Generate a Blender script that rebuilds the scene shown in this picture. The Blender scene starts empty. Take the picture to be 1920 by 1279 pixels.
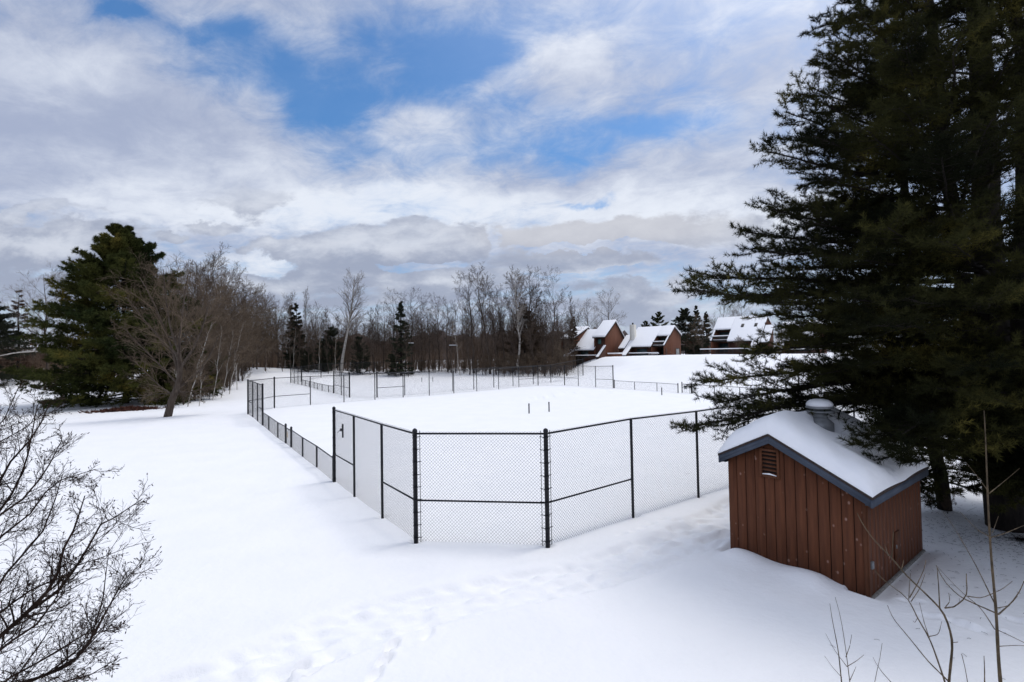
import bpy, math
import numpy as np
from math import sin, cos, pi, radians, sqrt, atan2

S = bpy.context.scene
COL = S.collection
V3 = lambda *a: np.array(a, float)
UP = V3(0, 0, 1)

# ------------------------------------------------------------------ camera
HC, FPX = 5.04, 915.0
PITCH, ROLL = math.atan(24.0 / FPX), 0.017
_F = V3(0, cos(PITCH), sin(PITCH)); _U0 = V3(0, -sin(PITCH), cos(PITCH)); _R0 = V3(1, 0, 0)
_R = cos(ROLL) * _R0 - sin(ROLL) * _U0
_U = cos(ROLL) * _U0 + sin(ROLL) * _R0
CAMP = V3(0, 0, HC)

def ray(px, py):
    return _F + (px - 960) / FPX * _R + (639.5 - py) / FPX * _U
def P(px, py, d):
    return CAMP + ray(px, py) * d
def G(px, py, z=0.0):
    r = ray(px, py)
    return CAMP + r * ((z - HC) / r[2])

def setup_camera():
    from mathutils import Matrix
    cd = bpy.data.cameras.new('camera'); co = bpy.data.objects.new('camera', cd); COL.objects.link(co)
    m = Matrix.Identity(4)
    for i in range(3):
        m[i][0] = _R[i]; m[i][1] = _U[i]; m[i][2] = -_F[i]; m[i][3] = CAMP[i]
    co.matrix_world = m
    cd.sensor_fit = 'HORIZONTAL'; cd.sensor_width = 36; cd.lens = FPX / 1920 * 36
    cd.clip_start = 0.1; cd.clip_end = 6000
    S.camera = co

# ------------------------------------------------------------------ objects
ORG = {}
def thing(name, loc, label, cat, group=None):
    o = bpy.data.objects.new(name, None); COL.objects.link(o)
    o.location = [float(c) for c in loc]; o.empty_display_size = .3
    ORG[o] = np.array(loc, float)
    tag(o, label, cat, group)
    return o
def tag(o, label, cat, group=None, kind=None):
    if label: o['label'] = label
    if cat: o['category'] = cat
    if group: o['group'] = group
    if kind: o['kind'] = kind
    return o

def raw_mesh(name, V, loops, sizes, smooth=False):
    me = bpy.data.meshes.new(name)
    V = np.ascontiguousarray(V, np.float32); loops = np.ascontiguousarray(loops, np.int32).ravel()
    sizes = np.asarray(sizes, np.int32)
    me.vertices.add(len(V)); me.vertices.foreach_set('co', V.ravel())
    me.loops.add(len(loops)); me.loops.foreach_set('vertex_index', loops)
    me.polygons.add(len(sizes))
    st = np.zeros(len(sizes), np.int32); st[1:] = np.cumsum(sizes)[:-1]
    me.polygons.foreach_set('loop_start', st)
    me.update(calc_edges=True)
    if smooth:
        me.polygons.foreach_set('use_smooth', np.ones(len(sizes), bool))
    return me

class MB:
    """collects vertices and faces for ONE mesh object"""
    def __init__(self): self.V = []; self.L = []; self.S = []; self.n = 0
    def add(self, V, F):
        V = np.asarray(V, float).reshape(-1, 3)
        if isinstance(F, np.ndarray):
            self.L.append((F + self.n).ravel()); self.S.append(np.full(len(F), F.shape[1]))
        else:
            for f in F: self.L.append(np.array(f) + self.n); self.S.append(np.array([len(f)]))
        self.V.append(V); self.n += len(V)
        return self
    def box(self, o, a, b, c):
        """o corner; a, b, c edge vectors"""
        o, a, b, c = map(lambda q: np.asarray(q, float), (o, a, b, c))
        if np.dot(np.cross(a, b), c) < 0: a, b = b, a
        V = [o, o + a, o + a + b, o + b, o + c, o + a + c, o + a + b + c, o + b + c]
        return self.add(V, [(3, 2, 1, 0), (4, 5, 6, 7), (0, 1, 5, 4), (1, 2, 6, 5), (2, 3, 7, 6), (3, 0, 4, 7)])
    def prism(self, poly, e):
        poly = np.asarray(poly, float); n = len(poly); e = np.asarray(e, float)
        nr = np.zeros(3)
        for i in range(n): nr += np.cross(poly[i] - poly[0], poly[(i + 1) % n] - poly[0])
        if np.dot(nr, e) < 0: poly = poly[::-1]
        V = np.vstack([poly, poly + e])
        F = [tuple(range(n))[::-1], tuple(range(n, 2 * n))]
        for i in range(n):
            j = (i + 1) % n; F.append((i, j, n + j, n + i))
        return self.add(V, F)
    def lathe(self, c, prof, n=20, axis=UP):
        c = np.asarray(c, float); x, y = frame(np.asarray(axis, float))
        th = np.arange(n) * 2 * pi / n
        V = []
        for r, z in prof: V.append(c + np.outer(np.cos(th) * r, x) + np.outer(np.sin(th) * r, y) + np.asarray(axis) * z)
        F = []
        for k in range(len(prof) - 1):
            for i in range(n):
                j = (i + 1) % n; F.append((k * n + i, k * n + j, (k + 1) * n + j, (k + 1) * n + i))
        F.append(tuple(range(n))[::-1]); F.append(tuple(range((len(prof) - 1) * n, len(prof) * n)))
        return self.add(np.vstack(V), F)
    def tube(self, pts, r, n=8):
        pts = np.asarray(pts, float)
        r = np.full(len(pts), r, float) if np.isscalar(r) else np.asarray(r, float)
        V, F = tubes(pts[None], r[None], n, True)
        return self.add(V, F) if isinstance(F, np.ndarray) else self.add(V, F)
    def tubes(self, Pp, R, n):
        V, F = tubes(Pp, R, n, False)
        return self.add(V, F)
    def build(self, name, mat, parent=None, smooth=False, bevel=0):
        V = np.vstack(self.V)
        org = ORG[root_of(parent)] if parent else V3(0, 0, 0)
        me = raw_mesh(name, V - org, np.concatenate(self.L), np.concatenate(self.S), smooth)
        o = bpy.data.objects.new(name, me); COL.objects.link(o)
        me.materials.append(mat)
        if parent: o.parent = parent
        ORG.setdefault(o, org)
        if bevel:
            m = o.modifiers.new('bevel', 'BEVEL'); m.width = bevel; m.segments = 3; m.limit_method = 'ANGLE'; m.angle_limit = radians(40)
        return o

def root_of(o):
    while o.parent: o = o.parent
    return o
def frame(t):
    t = t / np.linalg.norm(t)
    ref = V3(0, 0, 1) if abs(t[2]) < .9 else V3(1, 0, 0)
    x = np.cross(ref, t); x /= np.linalg.norm(x)
    return x, np.cross(t, x)
def nrm(a):
    return a / np.maximum(np.linalg.norm(a, axis=-1, keepdims=True), 1e-9)
def tubes(Pp, R, n, caps):
    """Pp (N,K,3), R (N,K) -> verts, faces"""
    N, K, _ = Pp.shape
    T = np.empty_like(Pp)
    T[:, 1:-1] = Pp[:, 2:] - Pp[:, :-2]; T[:, 0] = Pp[:, 1] - Pp[:, 0]; T[:, -1] = Pp[:, -1] - Pp[:, -2]
    T = nrm(T)
    t0 = nrm(Pp[:, -1] - Pp[:, 0])
    ref = np.where(np.abs(t0[:, 2:3]) < .85, V3(0, 0, 1), V3(1, 0, 0))[:, None, :]
    X = nrm(np.cross(np.broadcast_to(ref, T.shape), T)); Y = np.cross(T, X)
    th = np.arange(n) * 2 * pi / n
    V = Pp[:, :, None, :] + R[:, :, None, None] * (np.cos(th)[None, None, :, None] * X[:, :, None, :] + np.sin(th)[None, None, :, None] * Y[:, :, None, :])
    V = V.reshape(-1, 3)
    idx = np.arange(N * K * n).reshape(N, K, n)
    a = idx[:, :-1]; b = idx[:, 1:]
    F = np.stack([a, np.roll(a, -1, 2), np.roll(b, -1, 2), b], -1).reshape(-1, 4)
    if not caps: return V, F
    FL = [tuple(f) for f in F]
    for i in range(N):
        FL.append(tuple(idx[i, 0])[::-1]); FL.append(tuple(idx[i, -1]))
    return V, FL

def copy_tree(o, loc, rz=0, sc=1.0):
    r = o.copy(); COL.objects.link(r)
    r.location = [float(c) for c in loc]; r.rotation_euler = (0, 0, rz); r.scale = (sc, sc, sc) if np.isscalar(sc) else sc
    for ch in o.children:
        c = ch.copy(); COL.objects.link(c); c.parent = r
        for g in ch.children:
            q = g.copy(); COL.objects.link(q); q.parent = c
    return r

# ------------------------------------------------------------------ materials
def mat(name, col, col2=None, scale=5, rough=.8, bump=0, bscale=40, stretch=(1, 1, 1), detail=5, lo=.35, hi=.65, spec=.3, coords='Object', metal=0):
    m = bpy.data.materials.new(name); m.use_nodes = True
    nt = m.node_tree; b = nt.nodes['Principled BSDF']
    b.inputs['Roughness'].default_value = rough
    b.inputs['Specular IOR Level'].default_value = spec
    b.inputs['Metallic'].default_value = metal
    b.inputs['Base Color'].default_value = (*col, 1)
    tc = nt.nodes.new('ShaderNodeTexCoord'); mp = nt.nodes.new('ShaderNodeMapping')
    mp.inputs['Scale'].default_value = stretch
    nt.links.new(tc.outputs[coords], mp.inputs['Vector'])
    if col2:
        n = nt.nodes.new('ShaderNodeTexNoise'); n.inputs['Scale'].default_value = scale; n.inputs['Detail'].default_value = detail
        r = nt.nodes.new('ShaderNodeValToRGB')
        r.color_ramp.elements[0].position = lo; r.color_ramp.elements[0].color = (*col, 1)
        r.color_ramp.elements[1].position = hi; r.color_ramp.elements[1].color = (*col2, 1)
        nt.links.new(mp.outputs[0], n.inputs['Vector']); nt.links.new(n.outputs['Fac'], r.inputs[0])
        nt.links.new(r.outputs[0], b.inputs['Base Color'])
    if bump:
        n2 = nt.nodes.new('ShaderNodeTexNoise'); n2.inputs['Scale'].default_value = bscale; n2.inputs['Detail'].default_value = 6
        bp = nt.nodes.new('ShaderNodeBump'); bp.inputs['Strength'].default_value = 1; bp.inputs['Distance'].default_value = bump
        nt.links.new(mp.outputs[0], n2.inputs['Vector']); nt.links.new(n2.outputs['Fac'], bp.inputs['Height'])
        nt.links.new(bp.outputs[0], b.inputs['Normal'])
    return m

M = {}
M['snow'] = mat('snow', (.90, .91, .945), (.93, .935, .955), 1.5, .6, .012, 9, spec=.15, coords='Generated' if 0 else 'Object')
M['roofsnow'] = mat('roof_snow', (.90, .91, .94), (.93, .935, .955), 3, .6, .02, 5, spec=.15)
M['steel'] = mat('black_coated_steel', (.007, .0075, .011), (.013, .014, .018), 6, .5, spec=.28)
M['wire'] = mat('black_coated_wire', (.020, .021, .027), rough=.5)
M['siding'] = mat('redbrown_siding', (.088, .028, .011), (.142, .047, .019), 2.2, .75, .004, 30, (6, 6, .55), 8, .3, .7)
M['siding_trim'] = mat('redbrown_trim', (.082, .028, .011), (.115, .040, .016), 3, .75, .003, 30, (5, 5, 1), 6)
M['dark'] = mat('dark_gap', (.012, .008, .007), rough=.9)
M['blue'] = mat('slate_blue_paint', (.042, .054, .078), (.062, .076, .104), 3, .6, .002, 25)
M['shingle'] = mat('brown_shingle', (.035, .026, .024), (.07, .05, .045), 30, .9, .006, 60)
M['galv'] = mat('galvanised_metal', (.20, .21, .22), (.30, .31, .32), 4, .5, metal=.35)
M['concrete'] = mat('weathered_sill', (.16, .15, .14), (.26, .25, .23), 12, .9, .01, 30)
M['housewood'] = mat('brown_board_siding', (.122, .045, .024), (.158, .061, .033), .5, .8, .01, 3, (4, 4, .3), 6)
M['housedark'] = mat('shaded_dark_siding', (.06, .026, .017), (.09, .037, .024), .8, .8, .01, 3, (4, 4, .3))  # overhang shade painted into front walls; also the brown of dark parts
M['cream'] = mat('cream_siding', (.62, .60, .54), (.70, .68, .62), .6, .8)
M['glass'] = mat('dark_window_glass', (.02, .035, .04), (.05, .08, .085), .5, .08, spec=.6)
M['teal'] = mat('teal_panel', (.05, .13, .13), (.07, .16, .16), 1, .4)
M['frame'] = mat('dark_frame', (.03, .027, .025), rough=.6)
M['white'] = mat('white_paint', (.7, .7, .68), rough=.5)
M['bark'] = mat('grey_brown_bark', (.040, .028, .021), (.092, .071, .056), 5, .9, .03, 12, (1, 1, .3))
M['twig'] = mat('brown_twigs', (.052, .035, .026), (.105, .076, .059), .8, .85)
M['redtwig'] = mat('red_brown_twigs', (.078, .054, .036), (.145, .105, .070), .8, .85)
M['greytwig'] = mat('pale_grey_twigs', (.15, .125, .11), (.27, .24, .215), .6, .85)
M['birch'] = mat('white_birch_bark', (.44, .41, .37), (.10, .085, .078), 2.2, .8, 0, 0, (1, 1, 3.5), 4, .52, .66)
M['shrubtwig'] = mat('dark_shrub_bark', (.018, .012, .009), (.044, .030, .024), 8, .9, spec=.05)
M['saplingbark'] = mat('olive_sapling_bark', (.045, .032, .018), (.115, .082, .048), 10, .8)
M['pinebark'] = mat('pine_bark', (.008, .006, .005), (.022, .017, .014), 7, .95, .03, 12, (1, 1, .35))
def needle_mat(name, c1, c2, c3, sc):
    m = mat(name, c1, c2, sc, .85, detail=3, lo=.38, hi=.6, spec=.04)
    rp = [n for n in m.node_tree.nodes if n.type == 'VALTORGB'][0].color_ramp
    e = rp.elements.new(.72); e.color = (*c3, 1)
    return m
M['needles'] = needle_mat('dark_pine_needles', (.010, .012, .006), (.042, .042, .014), (.13, .112, .030), .5)
M['farneedles'] = needle_mat('pine_needles_far', (.026, .036, .013), (.078, .080, .022), (.18, .14, .032), .25)
M['spruceneedles'] = mat('spruce_needles', (.016, .021, .011), (.036, .041, .020), .5, .8)
M['rustneedles'] = mat('rusty_conifer_needles', (.055, .026, .016), (.085, .042, .024), .5, .85)
M['brownneedles'] = mat('brown_conifer_needles', (.05, .032, .017), (.085, .056, .03), .4, .85)
M['litter'] = mat('rusty_leaf_litter', (.05, .018, .012), (.10, .035, .022), 6, .9, .05, 12)
M['brush'] = mat('brown_brush', (.085, .055, .036), (.16, .108, .072), .15, .9)
M['wood_far'] = mat('far_woods', (.060, .038, .026), (.115, .080, .056), .08, .9)
M['hill'] = mat('wooded_hill', (.050, .038, .036), (.10, .078, .074), .05, 1, 3, .3)
M['tan'] = mat('tan_sign', (.5, .42, .32), rough=.7)
M['signgrey'] = mat('grey_sign', (.32, .34, .34), rough=.6)
M['signtext'] = mat('sign_lettering', (.10, .10, .11), rough=.6)
M['lamp'] = mat('lamp_glass', (.8, .78, .7), rough=.4)
# ------------------------------------------------------------------ terrain
def sm(x): x = np.clip(x, 0, 1); return x * x * (3 - 2 * x)
_gr = np.random.default_rng(11)
_wav = [(_gr.normal(size=2) * k, _gr.uniform(0, 6.28), a) for k, a in
        [(.035, .10), (.05, .08), (.08, .06), (.14, .035), (.2, .03), (.33, .022), (.5, .016), (.7, .014), (1.1, .008), (1.5, .007), (2.2, .004), (3., .003)] for _ in range(3)]
PATH = np.array([G(250, 1330)[:2], G(470, 1250)[:2], G(700, 1160)[:2], G(900, 1110)[:2], G(1100, 1072)[:2], G(1260, 1020)[:2], G(1350, 975)[:2], G(1420, 930)[:2]])
def path_dist(x, y):
    best = np.full(x.shape, 1e9); side = np.zeros(x.shape)
    for a, b in zip(PATH[:-1], PATH[1:]):
        d = b - a; L2 = d @ d
        t = np.clip(((x - a[0]) * d[0] + (y - a[1]) * d[1]) / L2, 0, 1)
        ex, ey = x - a[0] - t * d[0], y - a[1] - t * d[1]
        q = np.hypot(ex, ey); c = (d[0] * ey - d[1] * ex)
        m = q < best; best = np.where(m, q, best); side = np.where(m, np.sign(c), side)
    return best * side      # >0: far side (left of travel)
PRINTS = []
def _mk_prints():
    r = np.random.default_rng(5)
    L = np.r_[0, np.cumsum(np.linalg.norm(np.diff(PATH, axis=0), axis=1))]
    for k in range(150):
        s = r.uniform(0, L[-1]); i = min(np.searchsorted(L, s, 'right') - 1, len(PATH) - 2)
        f = (s - L[i]) / (L[i + 1] - L[i]); d = (PATH[i + 1] - PATH[i]) / (L[i + 1] - L[i])
        p = PATH[i] + f * (PATH[i + 1] - PATH[i]); n = V3(-d[1], d[0])if 0 else np.array([-d[1], d[0]])
        p = p + n * r.uniform(-.72, .75)
        a = atan2(d[1], d[0]) + r.normal() * .35
        PRINTS.append((p[0], p[1], a, r.uniform(.16, .34), r.uniform(.08, .13), -r.uniform(.006, .022)))
    # deep boot holes near the bottom of the picture
    for (px, py, dep) in [(562, 1236, .12), (588, 1258, .14), (735, 1212, .11), (722, 1238, .14), (703, 1266, .10), (528, 1262, .08), (640, 1225, .06), (800, 1190, .06)]:
        q = G(px, py); PRINTS.append((q[0], q[1], 1.2, .17, .075, -dep)); PRINTS.append((q[0] + .2, q[1] + .1, .5, .13, .09, .02))
    # single tracks along the fence and by the shed
    for (px, py) in [(1165, 998), (1190, 992), (1205, 986), (1222, 979), (1175, 1015), (1246, 970), (1270, 972), (1258, 985)]:
        q = G(px, py); PRINTS.append((q[0], q[1], .5, .17, .1, -.05))
    for (px, py) in [(1790, 1162), (1815, 1172), (1840, 1180), (1858, 1178), (1905, 1158), (1740, 1150), (1705, 1120)]:
        q = G(px, py); PRINTS.append((q[0], q[1], 2.6, .17, .1, -.05)); PRINTS.append((q[0] + .2, q[1], 2.6, .12, .09, .035))
    for (px, py) in [(1128, 733), (1135, 736), (1122, 738), (1020, 742), (1000, 744), (1040, 739), (1090, 735), (1150, 737), (1165, 734), (1190, 742), (1215, 739), (1060, 736)]:
        q = G(px, py); PRINTS.append((q[0], q[1], .3, r.uniform(.5, .9), .3, .11)); PRINTS.append((q[0] + .7, q[1] - .5, .3, .5, .3, -.10))
_mk_prints()
for _px, _py in [(780, 1008), (1027, 1017), (1195, 963), (1313, 928), (717, 961), (665, 922), (627, 895)]:
    _q = G(_px, _py); PRINTS.append((_q[0], _q[1], 0., .17, .15, -.05))
R0 = G(1150, 729)[:2]
BUMPS = [(G(768, 694), 2.6, 1.5, 1.2), (G(745, 693), 3.0, 1.2, .7), (G(820, 690), 4.5, 1.6, 1.1), (G(858, 690), 3.5, 1.6, 1.0), (G(715, 694), 3, 1.5, .5), (G(905, 692), 4, 2, .8), (G(1020, 694), 3, 1.6, .8), (G(1060, 696), 3, 1.6, .7)]
_fr = G(1630, 1108); _sb = np.array([sin(radians(52.5)), cos(radians(52.5))]); _sa = np.array([_sb[1], -_sb[0]])
def _solve(dirv, px):
    k = 0.0; lo, hi = 0.0, 8.0
    for _ in range(50):
        k = (lo + hi) / 2; q = V3(_fr[0] + dirv[0] * k, _fr[1] + dirv[1] * k, 0) - CAMP
        c = 960 + FPX * (q @ _R) / (q @ _F)
        if (c < px) == (dirv[0] > 0): lo = k
        else: hi = k
    return k
_sw, _sd = _solve(-_sa, 1369), _solve(_sb, 1730)
SHED = [V3(*(_fr[:2] - _sa * _sw), 0), _fr, V3(*(_fr[:2] + _sb * _sd), 0)]

_lr = np.random.default_rng(77)
_lw = [(cos(a) * k, sin(a) * k, _lr.uniform(0, 6.3), _lr.uniform(.5, 1.)) for a, k in zip(_lr.uniform(0, 6.28, 16), _lr.uniform(7, 24, 16))]
def LUMP(x, y): return sum(q[3] * np.sin(q[0] * x + q[1] * y + q[2] + .9 * np.sin(q[1] * .4 * x - q[0] * .3 * y)) for q in _lw) * .75
def gz(x, y):
    x = np.asarray(x, float); y = np.asarray(y, float)
    z = np.zeros(np.broadcast(x, y).shape)
    for k, ph, a in _wav: z = z + a * .55 * np.sin(k[0] * x + k[1] * y + ph)
    s = (x - R0[0]) * .82 + (y - R0[1]) * .57
    t = (x - R0[0]) * .57 - (y - R0[1]) * .82
    z = z + 3.95 * sm((s - 2.0) / 28) * sm((t + 34 + 1.4 * np.clip(s - 20, 0, 30)) / 22)
    z = z + .5 * np.exp(-((s - 24) / 8) ** 2 - ((t - 14) / 17) ** 2)
    # back and left banks
    z = z + 1.1 * sm((y - 105 - .25 * x) / 30) * sm((-x + 25) / 40)
    z = z + 2.0 * np.exp(-((x + 62) / 20) ** 2 - ((y - 112) / 16) ** 2)
    for c, w, d, h in BUMPS:
        z = z + h * np.exp(-((x - c[0]) / w) ** 2 - ((y - c[1]) / d) ** 2)
    # faint sledging grooves on the bank
    z = z + .05 * sm((s - 3) / 6) * sm((30 - s) / 8) * np.sin(t * 1.1 + s * .9 + 1.3 * np.sin(t * .23)) * np.sin(t * .31 + .8) * (s < 40)
    # packed path
    near = (y < 24) & (np.abs(x) < 16)
    pd = path_dist(x, y)
    w = np.exp(-(np.clip(np.abs(pd) - .62, 0, None) / .16) ** 2)
    z = z - .13 * w * near + .020 * w * near * LUMP(x, y)
    z = z + .045 * np.exp(-((pd + .88) / .13) ** 2) * near
    z = z + .025 * np.exp(-((pd - 1.0) / .25) ** 2) * near
    # drift and wind scoop round the shed
    u = (x - SHED[0][0]) * _sa[0] + (y - SHED[0][1]) * _sa[1]
    v = (x - SHED[0][0]) * _sb[0] + (y - SHED[0][1]) * _sb[1]
    z = z + .14 * np.exp(-((v + .35) / .45) ** 2) * sm((u + .2) / .5) * sm((_sw * .86 - u) / .5) * (1 + .35 * np.sin(u * 4.1))
    z = z - .22 * np.exp(-((u + .08) / .2) ** 2 - ((v - .05) / .3) ** 2)
    dr = np.clip(u - _sw, 0, None)
    z = z - .12 * np.exp(-(dr / .3) ** 2) * (u > _sw - .4) * sm((v + .2) / .3) * sm((_sd + .4 - v) / .4)
    for (cx, cy, a, l, wd, dp) in PRINTS:
        m = (np.abs(x - cx) < 3.2 * l) & (np.abs(y - cy) < 3.2 * l)
        if not m.any(): continue
        dx, dy = x - cx, y - cy
        e = ((dx * cos(a) + dy * sin(a)) / l) ** 2 + ((-dx * sin(a) + dy * cos(a)) / wd) ** 2
        z = z + np.where(m, dp * (np.exp(-e ** (3. if dp < -.055 else 1.5)) - .22 * np.exp(-(np.sqrt(e) - 1.45) ** 2 * 6)), 0)
    return z
def gz1(x, y): return float(gz(np.array([x]), np.array([y]))[0])
def on_ground(px, d):
    q = P(px, 660, d); return V3(q[0], q[1], gz1(q[0], q[1]))

def build_ground():
    def axis(lo, hi, step, far0, far1, g):
        a = list(np.arange(lo, hi, step)); s = step
        x = a[-1]
        while x < far1: s = min(s * g, 60); x += s; a.append(x)
        b = []; s = step; x = lo
        while x > far0: s = min(s * g, 60); x -= s; b.append(x)
        return np.array(b[::-1] + a)
    xs = axis(-5.2, 9.6, .05, -1800, 1800, 1.045); ys = axis(6.0, 16.5, .05, -300, 2500, 1.03)
    X, Y = np.meshgrid(xs, ys); Z = gz(X.ravel(), Y.ravel()).reshape(X.shape)
    r = np.random.default_rng(3)
    nx, ny = len(xs), len(ys)
    i = np.arange(nx * ny).reshape(ny, nx)
    F = np.stack([i[:-1, :-1], i[:-1, 1:], i[1:, 1:], i[1:, :-1]], -1).reshape(-1, 4)
    me = raw_mesh('snow_ground', np.stack([X, Y, Z], -1).reshape(-1, 3), F, np.full(len(F), 4), True)
    o = bpy.data.objects.new('snow_ground', me); COL.objects.link(o)
    m = M['groundsnow'] = mat('ground_snow', (.90, .905, .92), (.93, .93, .94), .6, .65, 0, spec=.12)
    nt = m.node_tree; b = nt.nodes['Principled BSDF']; tc = nt.nodes['Texture Coordinate']
    ns = []
    for sc, dist in ((1.2, .05), (4.2, .022), (11, .013), (45, .004)):
        n = nt.nodes.new('ShaderNodeTexNoise'); n.inputs['Scale'].default_value = sc; n.inputs['Detail'].default_value = 4
        bp = nt.nodes.new('ShaderNodeBump'); bp.inputs['Distance'].default_value = dist; bp.inputs['Strength'].default_value = .8
        nt.links.new(tc.outputs['Object'], n.inputs['Vector']); nt.links.new(n.outputs['Fac'], bp.inputs['Height'])
        if ns: nt.links.new(ns[-1].outputs[0], bp.inputs['Normal'])
        ns.append(bp)
    nt.links.new(ns[-1].outputs[0], b.inputs['Normal'])
    me.materials.append(m); o['kind'] = 'structure'
    # wooded hills far behind
    for nm, d0, x0, x1, h, sd in (('hills', 430, -700, 620, 9, 1), ('far_hills', 900, -1300, 500, 40, 2)):
        r = np.random.default_rng(sd); n = 260
        x = np.linspace(x0, x1, n); hh = h * (.75 + .0 * x)
        for k in range(11): hh = hh + h * .26 / (1 + k * .5) * np.sin(x / (260 / (1 + k * 1.3)) + r.uniform(0, 6))
        hh = hh + r.normal(size=n) * h * .09
        hh *= sm((x1 - x) / 260) * .6 + .4
        if sd == 1: hh = np.where(x > 60, hh * .55, hh)
        rows = []
        for dy, f in ((-60, -.1), (-35, .45), (-15, .85), (0, 1), (40, .9), (120, -.1)):
            rows.append(np.stack([x, np.full(n, d0 + dy) + .00025 * x * x * 0, hh * f], -1))
        V = np.vstack(rows); i = np.arange(6 * n).reshape(6, n)
        F = np.stack([i[:-1, :-1], i[:-1, 1:], i[1:, 1:], i[1:, :-1]], -1).reshape(-1, 4)
        me = raw_mesh(nm, V, F, np.full(len(F), 4), True); o = bpy.data.objects.new(nm, me); COL.objects.link(o)
        me.materials.append(M['hill']); o['kind'] = 'structure'

# ------------------------------------------------------------------ sky and light
SUN_AZ, SUN_EL = radians(60), radians(65)
def build_world():
    w = bpy.data.worlds.new('World'); S.world = w; w.use_nodes = True
    nt = w.node_tree; N = nt.nodes; Lk = nt.links; N.clear()
    def val(sock, v):
        if isinstance(v, (int, float)): sock.default_value = v
        elif isinstance(v, (tuple, list)): sock.default_value = v
        else: Lk.new(v, sock)
    def MT(op, a, b=None, c=None, clamp=False):
        n = N.new('ShaderNodeMath'); n.operation = op; n.use_clamp = clamp
        for i, q in enumerate((a, b, c)):
            if q is not None: val(n.inputs[i], q)
        return n.outputs[0]
    add = lambda a, b: MT('ADD', a, b); mul = lambda a, b: MT('MULTIPLY', a, b); sub = lambda a, b: MT('SUBTRACT', a, b)
    def SS(x, a, b, lo=0., hi=1.):
        n = N.new('ShaderNodeMapRange'); n.interpolation_type = 'SMOOTHSTEP'
        val(n.inputs['Value'], x); n.inputs['From Min'].default_value = a; n.inputs['From Max'].default_value = b
        n.inputs['To Min'].default_value = lo; n.inputs['To Max'].default_value = hi
        return n.outputs[0]
    def COMB(x, y, z):
        n = N.new('ShaderNodeCombineXYZ')
        for i, q in enumerate((x, y, z)): val(n.inputs[i], q)
        return n.outputs[0]
    def NOISE(v, sc, det=6, rough=.55, dist=0., lac=2.0):
        n = N.new('ShaderNodeTexNoise'); val(n.inputs['Vector'], v); n.inputs['Scale'].default_value = sc
        n.inputs['Detail'].default_value = det; n.inputs['Roughness'].default_value = rough; n.inputs['Distortion'].default_value = dist
        return n.outputs['Fac']
    def MIX(f, a, b):
        n = N.new('ShaderNodeMix'); n.data_type = 'RGBA'
        val(n.inputs[0], f); val(n.inputs[6], a); val(n.inputs[7], b)
        return n.outputs[2]
    tc = N.new('ShaderNodeTexCoord'); sp = N.new('ShaderNodeSeparateXYZ'); Lk.new(tc.outputs['Generated'], sp.inputs[0])
    x, y, z = sp.outputs
    zc = add(MT('MAXIMUM', z, 0.), .16)
    px, py = MT('DIVIDE', x, zc), MT('DIVIDE', y, zc)
    yy = MT('MAXIMUM', y, .02)
    gx, gzz = MT('DIVIDE', x, yy), MT('DIVIDE', z, yy)
    # irregular edges for every placed cloud
    wob = NOISE(COMB(gx, 0., mul(gzz, 1.5)), 4.2, 7, .6)
    wob2 = NOISE(COMB(add(gx, 7.3), 3., mul(gzz, 1.5)), 4.2, 7, .6)
    gxw = add(gx, mul(sub(wob, .5), .26)); gzw = add(gzz, mul(sub(wob2, .5), .15))
    def BLOBS(lst, gxx, gzx):
        tot = None
        for (bx, by, rx, ry, wt) in lst:
            d = ray(bx, by); cx, cz = d[0] / d[1], d[2] / d[1]
            ex = mul(sub(gxx, float(cx)), FPX / rx); ez = mul(sub(gzx, float(cz)), FPX / ry)
            e = add(mul(ex, ex), mul(ez, ez))
            q = mul(MT('EXPONENT', mul(e, -1.)), float(wt))
            tot = q if tot is None else add(tot, q)
        return tot
    # --- clear sky
    st = N.new('ShaderNodeTexSky'); st.sky_type = 'NISHITA'; st.sun_disc = False
    st.sun_elevation = SUN_EL; st.sun_rotation = SUN_AZ; st.air_density = 1.0; st.dust_density = .6; st.ozone_density = 2.5
    hs = N.new('ShaderNodeHueSaturation'); hs.inputs['Saturation'].default_value = 1.38; hs.inputs['Value'].default_value = 1.38
    Lk.new(st.outputs[0], hs.inputs['Color'])
    sky = hs.outputs[0]
    K = 10.0   # the Background runs at strength 0.1, so cloud radiance is written times ten
    def C(r, g, b): return (r * K, g * K, b * K, 1)
    # --- high broken sheet
    rot = COMB(add(mul(px, .80), mul(py, .45)), sub(mul(py, .80), mul(px, .25)), 0.)
    n1 = NOISE(rot, 1.5, 7, .62, .35); n1b = NOISE(rot, 6.5, 6, .66, .6); n1c = NOISE(COMB(gx, 2., mul(gzz, 1.7)), 7., 7, .64, .5)
    blue = [(850, 120, 120, 55, -.31), (900, 100, 60, 40, -.12), (690, 180, 160, 46, -.22), (480, 130, 140, 48, -.25), (400, 65, 110, 40, -.34), (225, 15, 60, 26, -.4), (590, 215, 110, 38, -.26), (545, 160, 60, 40, -.14),
            (1215, 240, 150, 28, -.29), (1090, 285, 130, 26, -.24), (980, 45, 120, 60, -.16), (740, 65, 160, 64, -.22), (1110, 372, 50, 9, -.3), (950, 200, 50, 36, -.16), (1330, 60, 200, 60, -.10), (900, 290, 160, 40, -.10), (640, 270, 90, 30, -.12), (1300, 190, 130, 40, -.12), (1060, 320, 100, 16, -.12)]
    white = [(60, 210, 260, 130, .30), (640, 50, 70, 50, .10), (1060, 120, 90, 60, .26), (330, 330, 280, 90, .22), (960, 345, 250, 40, .10), (1300, 410, 260, 70, .26), (740, 215, 70, 34, .18), (1420, 150, 120, 100, .10), (930, 160, 30, 26, .10)]
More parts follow.
